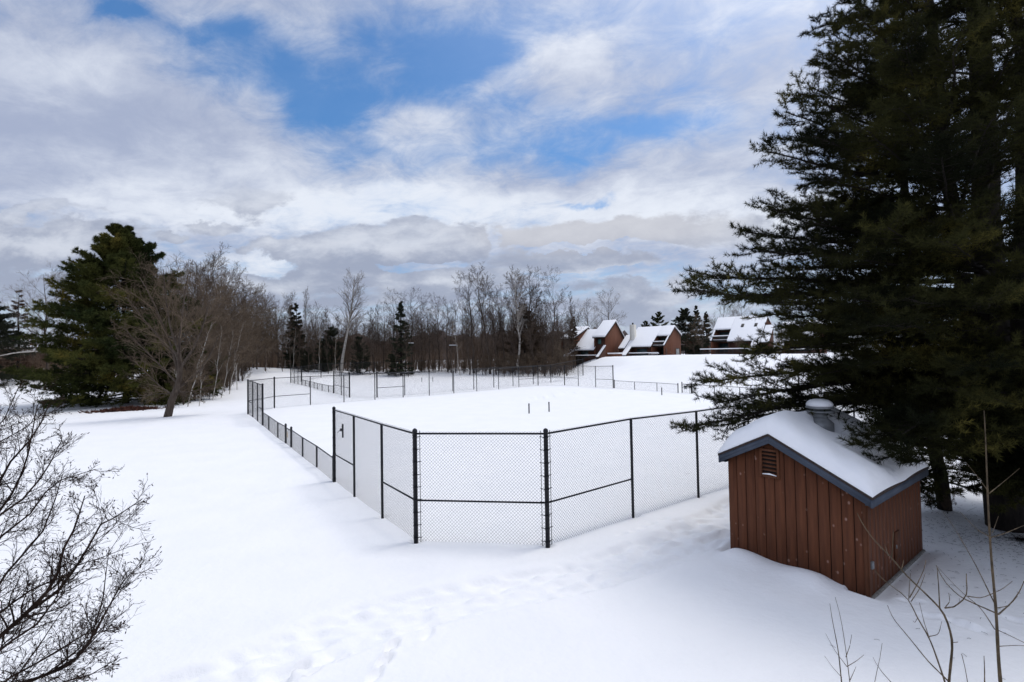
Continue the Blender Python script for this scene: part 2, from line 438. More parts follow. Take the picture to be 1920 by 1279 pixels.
    cov = add(add(add(mul(n1, .34), mul(n1b, .46)), mul(n1c, .20)), BLOBS(blue + white, gxw, gzw))
    cov = add(sub(mul(cov, 1.22), .062), SS(y, .35, -.3, 0., .25))
    a1 = SS(cov, .14, .70, .12, 1.)
    n2 = NOISE(rot, 2.4, 7, .6, .3)
    lum = add(add(add(mul(n2, .50), mul(n1b, .30)), mul(n1c, .20)), BLOBS([(860, 385, 420, 42, .30), (560, 375, 220, 46, .20), (640, 300, 200, 40, .08), (1330, 415, 190, 45, .26), (130, 120, 170, 50, .08), (60, 235, 260, 50, -.10), (420, 240, 260, 60, -.03), (470, 490, 90, 30, .22), (250, 395, 160, 40, .14), (1080, 110, 110, 60, .12), (740, 215, 80, 40, .10), (620, 60, 80, 60, .05),
                  (110, 400, 160, 40, .06), (1300, 120, 260, 90, -.06), (30, 30, 200, 60, -.08)], gxw, gzw))
    veil = MIX(SS(lum, .36, .82), C(.385, .445, .61), C(.80, .85, .945))
    col = MIX(a1, sky, veil)
    # --- low flat-bottomed grey clouds
    q = COMB(mul(gx, 1.), mul(y, .5), mul(gzz, 2.4))
    n3 = NOISE(q, 4.2, 7, .60, .25); n3b = NOISE(q, 13, 6, .6, .3)
    grey = [(700, 470, 170, 40, .46), (600, 470, 90, 34, .30), (820, 450, 90, 40, .30), (1030, 455, 130, 42, .28), (1200, 445, 190, 44, .24), (1330, 420, 120, 50, .12), (80, 465, 150, 34, .50), (-80, 470, 220, 36, .4), (30, 322, 75, 26, .34), (475, 366, 80, 28, .34), (370, 420, 42, 12, .42), (478, 457, 42, 14, .44), (90, 398, 60, 12, .40), (5, 405, 35, 14, .40), (315, 445, 30, 10, .4), (200, 402, 40, 8, .2),
            (1130, 500, 160, 16, .34), (560, 530, 210, 24, .34), (850, 540, 170, 22, .30), (1240, 548, 120, 22, .40), (1180, 588, 160, 16, .36), (250, 520, 160, 20, .24), (60, 545, 200, 40, .22), (1420, 440, 120, 50, .10), (690, 575, 300, 20, .26)]
    gap = [(495, 497, 60, 14, -.3), (790, 505, 75, 8, -.42), (900, 455, 14, 32, -.3), (1110, 476, 140, 8, -.5), (1330, 487, 130, 13, -.42), (350, 470, 60, 18, -.2), (960, 385, 150, 22, -.4), (1150, 519, 90, 6, -.4), (300, 395, 100, 14, -.15), (150, 497, 130, 8, -.3), (1000, 560, 90, 8, -.2), (640, 520, 60, 6, -.2)]
    c3 = add(add(mul(n3, .56), mul(n3b, .28)), BLOBS(grey + gap, gxw, gzw))
    up_ = add(gzz, .045)
    c3u = add(mul(NOISE(COMB(mul(gx, 1.), mul(y, .5), mul(up_, 2.4)), 4.2, 5, .60, .25), .56), BLOBS(grey[:20] + gap[:6], gxw, add(gzw, .045)))
    c3l = add(mul(n3, .56), BLOBS(grey[:20] + gap[:6], gxw, gzw))
    band = mul(SS(gzz, .40, .28), SS(y, .05, .3))
    a3 = mul(SS(c3, .52, .65), band)
    shade = add(add(add(.70, mul(sub(c3u, c3l), .75)), mul(sub(n3b, .5), 1.3)), mul(sub(n1c, .5), 1.1))
    gcol = MIX(SS(shade, .0, 1.), C(.68, .72, .81), C(.35, .395, .515))
    warm = SS(BLOBS([(1180, 425, 260, 50, 1.), (1000, 440, 100, 40, .6), (130, 110, 200, 60, .6)], gx, gzz), .1, 1.)
    gcol = MIX(mul(warm, .70), gcol, C(.62, .625, .67))
    col = MIX(mul(a3, .92), col, gcol)
    # bluish air along the horizon
    hz = mul(SS(gzz, .12, .02), .5)
    col = MIX(mul(hz, SS(y, .05, .3)), col, C(.44, .50, .64))
    # broad bright lobe round the sun, centred out of view, added to brighten snow
    sd = (sin(SUN_AZ) * cos(SUN_EL), cos(SUN_AZ) * cos(SUN_EL), sin(SUN_EL))
    dt = add(add(mul(x, sd[0]), mul(y, sd[1])), mul(z, sd[2]))
    glow = MT('POWER', MT('MAXIMUM', dt, 0.), 8.0)
    gl = N.new('ShaderNodeMix'); gl.data_type = 'RGBA'; gl.blend_type = 'ADD'; gl.inputs[0].default_value = 1
    cg = N.new('ShaderNodeMix'); cg.data_type = 'RGBA'; Lk.new(glow, cg.inputs[0]); cg.inputs[6].default_value = (0, 0, 0, 1); cg.inputs[7].default_value = (1.42 * K, 1.405 * K, 1.38 * K, 1)
    Lk.new(col, gl.inputs[6]); Lk.new(cg.outputs[2], gl.inputs[7])
    bg = N.new('ShaderNodeBackground'); bg.inputs['Strength'].default_value = .1
    Lk.new(gl.outputs[2], bg.inputs['Color'])
    out = N.new('ShaderNodeOutputWorld'); Lk.new(bg.outputs[0], out.inputs['Surface'])
    w.cycles.sampling_method = 'MANUAL'; w.cycles.sample_map_resolution = 1024
    # sun through thin cloud
    ld = bpy.data.lights.new('sun', 'SUN'); ld.energy = 1.1; ld.angle = radians(12); ld.color = (1, .95, .88)
    lo = bpy.data.objects.new('sun', ld); COL.objects.link(lo)
    from mathutils import Vector
    lo.rotation_euler = Vector(sd).to_track_quat('Z', 'Y').to_euler(); lo.location = (-20, -30, 60)
    S.view_settings.view_transform = 'Standard'; S.view_settings.look = 'None'; S.view_settings.exposure = 0; S.view_settings.gamma = 1
    S.view_settings.use_curve_mapping = False
    S.render.engine = 'CYCLES'; S.cycles.use_denoising = True; S.cycles.denoising_input_passes = 'RGB_ALBEDO_NORMAL'; S.cycles.denoising_prefilter = 'ACCURATE'; S.cycles.use_adaptive_sampling = False; S.cycles.max_bounces = 6
    S.cycles.diffuse_bounces = 3; S.cycles.glossy_bounces = 2; S.cycles.transparent_max_bounces = 4
# ------------------------------------------------------------------ fences
TALL, LOW, MID = 3.02, .98, 1.18
def post_mb(mb, p, h, r, cap=True, n=10, base=.35):
    p = np.asarray(p, float)
    prof = [(r, -base), (r, h)]
    if cap: prof += [(r * 1.14, h), (r * 1.14, h + .03), (r * .95, h + .065), (r * .5, h + .09), (.005, h + .1)]
    else: prof += [(r * .9, h + .01)]
    mb.lathe(p, prof, n)
def g3(q): return V3(q[0], q[1], gz1(q[0], q[1]))
def chain_mesh(mb, a, b, h, over=.055, pitch=.094, w=.003):
    """diagonal wires between a and b, from the snow to just above the rail"""
    a = g3(a); b = g3(b); d = (b - a); L = np.hypot(d[0], d[1]); u = np.array([d[0] / L, d[1] / L])
    H = h + over; z0 = -.1
    segs = []
    k = np.arange(-int((H - z0) / pitch) - 1, int((L + H) / pitch) + 2) * pitch
    for sgn in (1, -1):
        s0 = k if sgn > 0 else k + (H - z0)
        for s in s0:
            lo, hi = (0 - s) * sgn, (L - s) * sgn
            lo, hi = min(lo, hi), max(lo, hi)
            t0, t1 = max(0, lo), min(H - z0, hi)
            if t1 - t0 < .02: continue
            segs.append(((s + sgn * t0, z0 + t0), (s + sgn * t1, z0 + t1)))
    sg = np.array(segs)                         # (N,2,2)
    Q = np.empty((len(sg), 2, 3)); f = sg[:, :, 0] / L
    off = np.array([-u[1], u[0]]) * .034
    Q[:, :, 0] = a[0] + u[0] * sg[:, :, 0] + off[0]; Q[:, :, 1] = a[1] + u[1] * sg[:, :, 0] + off[1]
    Q[:, :, 2] = a[2] + (b[2] - a[2]) * f + sg[:, :, 1]
    mb.tubes(Q, np.full(Q.shape[:2], w), 3)
def along(a, b, px_list):
    """points on the line a-b that show at the given picture columns"""
    out = []
    for px in px_list:
        f = lambda t: (lambda q: q)(a + (b - a) * t)
        lo, hi = 0., 1.
        def col(q):
            v = V3(q[0], q[1], 0) - CAMP; return 960 + FPX * (v @ _R) / (v @ _F)
        c0 = col(f(0)); c1 = col(f(1))
        for _ in range(40):
            m = (lo + hi) / 2
            if (col(f(m)) - px) * (c1 - c0) < 0: lo = m
            else: hi = m
        out.append(f((lo + hi) / 2))
    return out
def fence(label, group, corners, lines, h, mids=(), cat='fence', bands=False, rp=.036, rc=.055, rr=.024, over=.055, mesh=True, end_ext=0, w=.003):
    """corners: list of xy; lines: per span list of xy line posts; mids: spans (i, j) of posts in order carrying a middle rail"""
    base = g3(corners[0])
    root = thing('chain_link_fence', base, label, cat, group)
    order = []
    for i, c in enumerate(corners):
        order.append((c, True))
        if i < len(lines): order += [(q, False) for q in lines[i]]
    for q, term in order:
        mb = MB(); post_mb(mb, g3(q), h + (.05 if term else -.005) + (end_ext if term else 0), rc if term else rp, term)
        if bands and term:
            for zz in np.linspace(.15, h - .1, 9): mb.lathe(g3(q) + V3(0, 0, zz), [(rc + .006, -.012), (rc + .012, -.008), (rc + .012, .008), (rc + .006, .012)], 10)
        mb.build('post', M['steel'], root, True)
    for i in range(len(corners) - 1):
        a, b = corners[i], corners[i + 1]
        seq = [a] + list(lines[i]) + [b]
        mb = MB()
        mb.tube([g3(q) + V3(0, 0, h) for q in seq], rr, 8)
        mb.build('top_rail', M['steel'], root, True)
        if mesh:
            mb = MB()
            for p, q in zip(seq[:-1], seq[1:]): chain_mesh(mb, p, q, h, over, w=w)
            mb.build('wire_mesh', M['wire'], root)
        if bands:
            d = (b - a) / np.linalg.norm(b - a)
            for e, sg in ((a, 1), (b, -1)):
                mb = MB(); q = e + d * sg * .14; mb.tube([g3(q) + V3(0, 0, .02), g3(q) + V3(0, 0, h + .06)], .009, 6)
                for zz in np.linspace(.15, h - .1, 9):
                    mb.tube([g3(e) + V3(0, 0, zz), g3(q) + V3(*(d * sg * .03), zz)], .011, 5)
                mb.build('tension_bar', M['steel'], root, True)
    for i, j in mids:
        mb = MB(); mb.tube([g3(order[i][0]) + V3(0, 0, MID), g3(order[j][0]) + V3(0, 0, MID)], rr * .95, 8)
        mb.build('middle_rail', M['steel'], root, True)
    return root

def gate(label, group, a, b, h, sign=None, gap=(0, 0)):
    """gate leaf with its two posts"""
    a = np.asarray(a); b = np.asarray(b)
    root = thing('chain_link_gate', g3(a), label, 'gate', group)
    for q in (a, b):
        mb = MB(); post_mb(mb, g3(q), h + .1, .055); mb.build('post', M['steel'], root, True)
    u = (b - a) / np.linalg.norm(b - a)
    p, q = a + u * gap[0], b - u * gap[1]
    mb = MB(); A, B = g3(p), g3(q)
    mb.tube([A + V3(0, 0, -.2), A + V3(0, 0, h - .03)], .028, 8); mb.tube([B + V3(0, 0, -.2), B + V3(0, 0, h - .03)], .028, 8)
    mb.tube([A + V3(0, 0, h - .05), B + V3(0, 0, h - .05)], .028, 8)
    mb.build('gate_frame', M['steel'], root, True)
    mb = MB(); chain_mesh(mb, p, q, h - .06, 0); mb.build('wire_mesh', M['wire'], root)
    mb = MB(); mb.box(B + V3(-.06, -.03, h * .55), V3(.12, 0, 0), V3(0, .06, 0), V3(0, 0, .09)); mb.build('latch', M['steel'], root)
    if sign:
        mt, w, hh, zc, t = sign
        c = (A + B) / 2 + V3(0, 0, zc); n = V3(u[1], -u[0], 0)
        if n @ (CAMP - c) < 0: n = -n
        c = c + n * .05
        o = (MB().box(c - V3(*u, 0) * w / 2 - UP * hh / 2, V3(*u, 0) * w, n * .012, UP * hh)).build('sign_board', mt, root)
        if t:
            r = np.random.default_rng(2)
            for k in range(4):
                mb = MB()
                z = hh * (.32 - .2 * k); x = -w * .4
                while x < w * .36:
                    l = r.uniform(.05, .13) * w; mb.box(c + V3(*u, 0) * x + UP * (z - hh * .04) + n * .0125, V3(*u, 0) * l, n * .004, UP * hh * .09); x += l + .03 * w
                mb.build('lettering', M['signtext'], o)
    return root

def build_fences():
    g2 = lambda px, py: G(px, py)[:2]
    gn = 'black chain link fences round the courts'
    A, B = g2(780, 1008), g2(1027, 1017)
    L1, L2 = g2(465, 776), g2(514.5, 764.5)
    R1, R2, R3 = g2(1009, 722.5), g2(1058.7, 722), g2(1150, 729)
    ul = (L1 - A) / np.linalg.norm(L1 - A)
    # near tall fence
    e1 = along(A, L1, [627])[0]
    lp = along(A, L1, [717, 664.5])
    ur = g2(1312, 928) - B; ur = ur / np.linalg.norm(ur)
    nr = [B + ur * 3.42 * k for k in range(1, 11)]
    C1 = B + ur * 3.42 * 11
    dr = (R3 - R2) / np.linalg.norm(R3 - R2)      # along the right side, towards the camera
    C2 = C1 + (ur * .707 - dr * .707) * 3.6
    rs = [C2 - dr * 3.1 * k for k in (1, 2)]; e2 = C2 - dr * 3.1 * 3
    fence('tall black chain link fence round the nearest court corner beside the shed', gn, [e1, A, B, C1, C2, e2],
          [lp[::-1], [], nr, [], rs], TALL, mids=[(0, 1), (2, 3), (3, 4), (4, 5)], bands=True, rp=.042, rc=.062, rr=.027)
    # low side fence on the left with its gate
    gA, gB = along(A, L1, [546, 536])
    eL = along(A, L1, [492.5])[0]
    fence('low black fence from the nearest tall fence to the small gate', gn, [e1 + ul * .12, gA], [along(A, L1, [594, 567.5])], LOW, rp=.042, rc=.055)
    gate('small black gate in the low left fence with a tan sign', 'gates in the low court fences', gA - ul * .04, gB + ul * .04, LOW, (M['tan'], .34, .30, LOW * .62, False), (.1, .1))
    fence('low black fence from the small gate to the far tall corner', gn, [gB, eL], [along(A, L1, [521, 504])], LOW, rp=.042, rc=.055)
    # far tall fence
    far = along(L2, R1, [582, 645, 703, 756, 805, 851, 894, 935, 973])
    fence('tall black fence along the back of the near court wrapping both far corners', gn, [eL, L1, L2, R1, R2, R3],
          [along(A, L1, [483, 474]), [], far, [], along(R2, R3, [1084.5, 1117])], TALL,
          mids=[(0, 1), (2, 3), (3, 4), (4, 5), (13, 14), (14, 15), (15, 16), (17, 18)], rp=.05, rc=.07, rr=.03, w=.0021)
    # low right fence with a gate
    q = lambda px, py: g2(px, py)
    r1, r2 = q(1271.5, 737.6), q(1279, 737.2); r3, r4 = q(1293, 738), q(1296.5, 738.6)
    fence('low black fence from the tall right end to the gate with the grey sign', gn, [R3 + (r1 - R3) * .02, r1], [along(R3, r1, [1190, 1232])], LOW + .05, rp=.04, rc=.06, w=.0021)
    gate('black gate with a grey sign in the low right fence below the snowy bank', 'gates in the low court fences', r2, r4, LOW + .12, (M['signgrey'], .46, .38, LOW * .68, True), (0, .22))
    d = (e2 - r4); ln = np.linalg.norm(d); k = int(ln / 3.0)
    fence('low black fence from the gate with the grey sign to behind the pine', gn, [r4 + d * .01, e2 - d * .005], [[r4 + d * (i / k) for i in range(1, k)]], LOW + .05, rp=.04, rc=.06, w=.0021)
    # second court
    K1, K2 = g2(655.5, 744), g2(707, 744)
    s1 = g2(626, 736.5); t1, t0 = g2(545, 719.5), g2(566, 722.5)
    Rr = K2 + (R1 - L2) * 1.06
    fence('tall black fence on the near side of the second court behind the first', gn, [s1, K1, K2, Rr],
          [along(s1, K1, [640]), [], along(K2, Rr, [759, 849, 888.5, 926, 962, 1000, 1033])], TALL, mids=[(1, 2), (3, 4), (0, 1)], rp=.055, rc=.08, rr=.033, w=.0021)
    fence('low black fence along the left side of the second court', gn, [s1 + (t0 - s1) * .01, t0], [along(s1, t0, [616, 604, 595, 589, 580, 573])], LOW, rp=.05, rc=.065, rr=.03, w=.0021)
    T1 = g2(565, 718); T2 = g2(602, 714); T3 = g2(915, 698.5); T4 = g2(1040, 702.5); 
    fence('tall black fence at the farthest left corner of the second court below the woods', gn, [t0, t1, T1, T2, T3, T4],
          [[t0 + (t1 - t0) * .33, t0 + (t1 - t0) * .66], [], [], along(T2, T3, [637, 671, 703, 734, 768, 796, 824, 851, 879]), along(T3, T4, [945, 985])], TALL - .1, rp=.05, rc=.075, rr=.033, w=.0021)
    # net posts
    spots = [((642.7, 817), 'crank', 'black net post with a crank behind the nearest tall fence panel'), ((992, 772), '', 'left one of two black net posts standing mid court'), ((1029.5, 768.5), '', 'right one of two black net posts standing mid court'),
             ((1241, 742), '', 'black net post in front of the low right fence'), ((791, 716), '', 'left one of two short net posts on the second court'), ((811.5, 715), '', 'right one of two short net posts on the second court')]
    for (px, py), kd, lb in spots:
        c = g3(g2(px, py)); t = thing('net_post', c, lb, 'net post', 'tennis net posts in the snow')
        mb = MB(); mb.lathe(c, [(.055, -.3), (.055, .80), (.062, .80), (.062, .84), (.03, .87), (.004, .875)], 12); mb.build('post', M['steel'], t, True)
        mb = MB(); mb.lathe(c + V3(-.05, -.02, .7), [(.012, -.02), (.03, 0), (.03, .05), (.012, .07)], 8, V3(1, 0, 0)); mb.build('pulley', M['steel'], t, True)
        if kd:
            mb = MB(); mb.box(c + V3(-.16, -.07, .42), V3(.16, 0, 0), V3(0, .14, 0), V3(0, 0, .16)); mb.tube([c + V3(-.12, -.07, .5), c + V3(-.12, -.16, .5), c + V3(-.26, -.18, .36), c + V3(-.26, -.28, .36)], .016, 6)
            mb.build('crank', M['steel'], t)
    # two snow topped lamp poles by the woods
    for px, py, top, lb in ((771, 690, 645, 'dark lamp pole with a snow topped crossbar left of the white leaning trunk'), (850, 693, 649, 'dark twin lamp poles with a snow topped crossbar behind the far fence')):
        d = 118.; c = on_ground(px, d); zt = P(px, top, d)[2]
        t = thing('lamp_pole', c, lb, 'lamp', 'lamp poles at the edge of the woods')
        mb = MB()
        for dx in ((-.5, .5) if px > 800 else (0,)): mb.lathe(c + V3(dx, 0, 0), [(.09, -.3), (.07, zt - c[2])], 8)
        mb.build('pole', M['bark'], t, True)
        w = 2.0 if px > 800 else 1.3
        mb = MB(); mb.box(V3(c[0] - w / 2, c[1] - .2, zt), V3(w, 0, 0), V3(0, .4, 0), V3(0, 0, .16)); mb.build('crossbar', M['frame'], t)
        mb = MB(); mb.box(V3(c[0] - w / 2 + .02, c[1] - .19, zt + .165), V3(w - .04, 0, 0), V3(0, .38, 0), V3(0, 0, .13)); mb.build('snow_cap', M['roofsnow'], t, True, .05)
# ------------------------------------------------------------------ pump shed
def siding_knots():
    m = M['siding']; nt = m.node_tree; b = nt.nodes['Principled BSDF']
    src = b.inputs['Base Color'].links[0].from_socket
    tc = nt.nodes['Texture Coordinate']; mp = nt.nodes.new('ShaderNodeMapping'); mp.inputs['Scale'].default_value = (5.2, 5.2, 3.6)
    nt.links.new(tc.outputs['Object'], mp.inputs[0])
    v = nt.nodes.new('ShaderNodeTexVoronoi'); v.inputs['Scale'].default_value = 1; nt.links.new(mp.outputs[0], v.inputs['Vector'])
    v2 = nt.nodes.new('ShaderNodeTexNoise'); v2.inputs['Scale'].default_value = 2.1; nt.links.new(tc.outputs['Object'], v2.inputs['Vector'])
    lt = nt.nodes.new('ShaderNodeMapRange'); lt.inputs['From Min'].default_value = .16; lt.inputs['From Max'].default_value = .08
    nt.links.new(v.outputs['Distance'], lt.inputs[0])
    g = nt.nodes.new('ShaderNodeMapRange'); g.inputs['From Min'].default_value = .42; g.inputs['From Max'].default_value = .5; nt.links.new(v2.outputs['Fac'], g.inputs[0])
    mu = nt.nodes.new('ShaderNodeMath'); mu.operation = 'MULTIPLY'; nt.links.new(lt.outputs[0], mu.inputs[0]); nt.links.new(g.outputs[0], mu.inputs[1])
    mx = nt.nodes.new('ShaderNodeMix'); mx.data_type = 'RGBA'; nt.links.new(mu.outputs[0], mx.inputs[0]); nt.links.new(src, mx.inputs[6]); mx.inputs[7].default_value = (.30, .17, .13, 1)
    nt.links.new(mx.outputs[2], b.inputs['Base Color'])

def build_shed():
    siding_knots()
    FL = SHED[0].copy(); a = V3(*_sa, 0); b = V3(*_sb, 0); W, D = _sw, _sd
    pt = lambda u, v, z: FL + a * u + b * v + UP * z
    def FP(px, py, v=0.):
        r = ray(px, py); t = ((FL + b * v - CAMP) @ b) / (r @ b); q = CAMP + r * t
        return (q - FL) @ a, q[2]
    OV = .13
    up, zp = FP(1440, 814, -OV); ul, zl = FP(1347, 851, -OV); ur, zr = FP(1636, 934, -OV)
    print('shed', W, D, up, zp, ul, zl, ur, zr)
    sl, sr = (zp - zl) / (up - ul), (zp - zr) / (ur - up)
    top = lambda u: np.where(u < up, zp - (up - u) * sl, zp - (u - up) * sr)
    t1 = lambda u: float(top(np.array(float(u))))
    root = thing('pump_shed', pt(W / 2, D / 2, 0), 'small redbrown wooden shed with snow covered roof and slate blue trim beside the pine', 'shed')
    r = np.random.default_rng(4)
    # walls: vertical boards over a dark core
    core = MB(); th = .20
    core.prism([pt(.03, .03, -.6), pt(W - .03, .03, -.6), pt(W - .03, .03, t1(W) - th), pt(up, .03, zp - th - .02), pt(.03, .03, t1(0) - th)], b * (D - .06))
    w = core.build('wall', M['dark'], root)
    mb = MB(); nb = 13; bw = W / nb; g = .018
    for k in range(nb):
        u0, u1 = k * bw + g / 2, (k + 1) * bw - g / 2; o = r.uniform(-.002, .002)
        us = [u0] + ([up] if u0 < up < u1 else []) + [u1]
        mb.prism([pt(u0, o, -.6), pt(u1, o, -.6)] + [pt(u, o, t1(u) - .14) for u in us[::-1]], b * .028)
    nd = 16; bd = D / nd
    for k in range(nd):
        v0, v1 = k * bd + g / 2 + (.03 if k == 0 else 0), (k + 1) * bd - g / 2
        mb.prism([pt(W, v0, -.6), pt(W, v1, -.6), pt(W, v1, t1(W) - .14), pt(W, v0, t1(W) - .14)], -a * .028)
        mb.prism([pt(0, v0, -.6), pt(0, v1, -.6), pt(0, v1, t1(0) - .14), pt(0, v0, t1(0) - .14)], a * .028)
    for k in range(nb):
        u0, u1 = k * bw + g / 2 + .03, (k + 1) * bw - g / 2 - .03
        mb.prism([pt(u0, D, -.6), pt(u1, D, -.6), pt(u1, D, t1(u1) - .2), pt(u0, D, t1(u0) - .2)], -b * .028)
    mb.build('siding', M['siding'], w)
    mb = MB(); cw = .05
    mb.box(pt(W - .002, -.014, -.6), a * .022, b * .075, UP * (t1(W) + .6 - .19)); mb.box(pt(W - .07, -.022, -.6), a * .068, b * .02, UP * (t1(W) + .6 - .16))
    mb.build('corner_board', M['siding_trim'], root)
    # roof deck with shingles
    mb = MB()
    for (u0, u1) in ((ul, up), (up, ur)):
        z0, z1 = t1(u0), t1(u1)
        mb.prism([pt(u0, -OV - .02, z0), pt(u1, -OV - .02, z1), pt(u1, -OV - .02, z1 - .045), pt(u0, -OV - .02, z0 - .045)], b * (D + 2 * OV + .04))
    rf = mb.build('roof', M['shingle'], root)
    mb = MB()                                  # the ragged shingle ends seen along the rake
    for (u0, u1, s) in ((ul, up, 1), (up, ur, -1)):
        n = int(abs(u1 - u0) / .14); du = (u1 - u0) / n
        for k in range(n):
            ua, ub = u0 + du * k, u0 + du * (k + 1) - .004
            lift = .012
            za, zb = t1(ua) + (.002 if s > 0 else lift), t1(ub) + (lift if s > 0 else .002)
            if s > 0: za, zb = t1(ua) + lift, t1(ub) + .002
            else: za, zb = t1(ua) + .002, t1(ub) + lift
            mb.prism([pt(ua, -OV - .03, za), pt(ub, -OV - .03, zb), pt(ub, -OV - .03, t1(ub) - .02), pt(ua, -OV - .03, t1(ua) - .02)], b * .2)
    mb.build('shingle_edge', M['shingle'], rf)
    mb = MB()                                  # rake boards and eave fascia
    for (u0, u1) in ((ul + .02, up), (up, ur - .02)):
        for (hh, vv, tk) in ((.085, -OV - .012, .03), (.175, -OV + .006, .03)):
            z0, z1 = t1(u0) - .047, t1(u1) - .047
            mb.prism([pt(u0, vv, z0), pt(u1, vv, z1), pt(u1, vv, z1 - hh), pt(u0, vv, z0 - hh)], b * tk)
    for (uu, s) in ((ur - .02, 1), (ul + .02, -1)):
        z = t1(uu) - .05
        mb.box(pt(uu - .015, -OV - .013, z - .175), a * .03 * s if s > 0 else a * .03, b * (D + 2 * OV), UP * .172)
        mb.box(pt(W + .002 if s > 0 else uu + .02, -OV + .04, z - .15), a * (uu - W - .02 if s > 0 else -uu - .024), b * (D + 2 * OV - .08), UP * .015)
    mb.build('fascia', M['blue'], root)
    # roof ventilator: right slope near the ridge
    best = None
    for uu in np.linspace(up - .1, up + .5, 13):
        for vv in np.linspace(.2, D, 60):
            q = pt(uu, vv, t1(uu) + .25) - CAMP; x, y = 960 + FPX * (q @ _R) / (q @ _F), 639.5 - FPX * (q @ _U) / (q @ _F)
            e = abs(x - 1537) + abs(y - 790)
            if best is None or e < best[0]: best = (e, uu, vv)
    VENT = best[1:]
    # roof snow
    nu, nv = 90, 80
    U = np.linspace(0, 1, nu); Vv = np.linspace(0, 1, nv); UU, VV = np.meshgrid(U, Vv)
    v = -OV - .01 + VV * (D + 2 * OV)
    ub = ur + .015 - .03 * np.abs(np.sin(v * 1.3 + .6))
    u = ul - .02 + UU * (ub - ul + .02)
    T = .41 + .05 * np.sin(u * 1.7 + v * .9) + .03 * np.sin(v * 2.3)
    T = T * (1 - .45 * sm((v - .7) / .9) * sm((u - (ur - 1.1)) / .8)) * (1 - .15 * sm((v - .4) / 1.5) * sm((u - up) / .4))
    du_, dv_ = u - VENT[0], v - VENT[1]; T = T * (1 - .62 * np.exp(-((np.clip(np.hypot(du_, dv_) - .30, 0, None) / .22) ** 2)) * sm((du_ + .25) / .35))
    eu = np.minimum(u - u[:, :1], u[:, -1:] - u); ev = np.minimum(v - v.min(), v.max() - v)
    rad = .26
    fu = np.sqrt(np.clip(1 - (1 - np.clip((u - u[:, :1]) / .42, 0, 1)) ** 2, 0, 1)) * np.sqrt(np.clip(1 - (1 - np.clip((u[:, -1:] - u) / .30, 0, 1)) ** 2, 0, 1))
    fv = np.sqrt(np.clip(1 - (1 - np.clip(ev / .40, 0, 1)) ** 2, 0, 1))
    f = fu * (.25 + .75 * fv)
    f = np.where((ev <= 1e-6), 0, f)
    ridge = zp - np.sqrt((u - up) ** 2 + .10) * np.where(u < up, sl, sr) + .0
    base = np.minimum(top(u), ridge + .18)
    Zs = base + .012 + T * f + .012 * np.sin(u * 9 + v * 5) * f
    br = r.normal(size=Zs.shape) * .02 * np.exp(-((u[:, -1:] - u) / .2) ** 2) * f
    Zs = Zs + br
    Pn = FL + a * u[..., None] + b * v[..., None] + UP * Zs[..., None]
    # gentle outward bulge at the rim
    i = np.arange(nu * nv).reshape(nv, nu)
    F = np.stack([i[:-1, :-1], i[:-1, 1:], i[1:, 1:], i[1:, :-1]], -1).reshape(-1, 4)
    MB().add(Pn.reshape(-1, 3), F).build('roof_snow', M['roofsnow'], root, True)
    # louvre
    (lu0, lz1), (lu1, lz0) = FP(1425, 842), FP(1463, 893)
    lz1, lz0 = FP(1444, 842)[1], FP(1444, 895)[1]; lw, lh = lu1 - lu0, lz1 - lz0; fw = .055
    mb = MB()
    mb.box(pt(lu0, -.05, lz0), a * fw, b * .05, UP * lh); mb.box(pt(lu1 - fw, -.05, lz0), a * fw, b * .05, UP * lh)
    mb.box(pt(lu0 + fw, -.048, lz0), a * (lw - 2 * fw), b * .046, UP * fw); mb.box(pt(lu0 + fw, -.048, lz1 - fw), a * (lw - 2 * fw), b * .046, UP * fw)
    lv = mb.build('louvre_vent', M['siding_trim'], root)
    mb = MB(); mb.box(pt(lu0 + fw, -.004, lz0 + fw), a * (lw - 2 * fw), b * .003, UP * (lh - 2 * fw)); mb.build('backing', M['dark'], lv)
    mb = MB(); n = 6
    for k in range(n):
        z = lz0 + fw + (lh - 2 * fw) * (k + .15) / n
        mb.prism([pt(lu0 + fw, -.045, z), pt(lu0 + fw, -.037, z - .008), pt(lu0 + fw, -.005, z + .035), pt(lu0 + fw, -.012, z + .043)], a * (lw - 2 * fw))
    mb.build('slats', M['siding_trim'], lv)
    mb = MB(); mb.tube([pt(lu0 + fw + .01, -.043, lz0 + fw + .012), pt((lu0 + lu1) / 2, -.04, lz0 + fw + .03), pt(lu1 - fw - .01, -.043, lz0 + fw + .01)], [.01, .02, .008], 8); mb.build('snow_on_sill', M['roofsnow'], lv, True)
    e, uu, vv = best; c = pt(uu, vv, t1(uu)); print('vent', best)
    z0 = .19
    t = thing('roof_ventilator', c + UP * z0, 'round grey metal roof ventilator capped with snow on the shed roof', 'ventilator')
    c = c + UP * z0
    mb = MB(); mb.lathe(c, [(0.317, -.30), (0.317, .0), (0.264, .05), (0.189, .12), (0.180, .16)], 28); mb.build('flashing', M['galv'], t, True)
    mb = MB(); mb.lathe(c, [(0.176, .10), (0.176, .30)], 28); mb.build('neck', M['galv'], t, True)
    mb = MB(); mb.lathe(c, [(0.106, .27), (0.299, .275), (0.334, .30), (0.339, .315), (0.264, .335), (0.176, .34)], 32); mb.build('lower_brim', M['galv'], t, True)
    mb = MB(); mb.lathe(c, [(0.176, .34), (0.176, .39)], 24); mb.lathe(c, [(0.158, .385), (0.317, .385), (0.330, .41), (0.308, .44), (0.176, .5), (0.018, .52)], 32); mb.build('cap', M['galv'], t, True)
    mb = MB(); mb.lathe(c, [(0.304, .445), (0.312, .49), (0.282, .55), (0.211, .60), (0.114, .625), (0.009, .63)], 32); mb.build('snow_cap', M['roofsnow'], t, True)
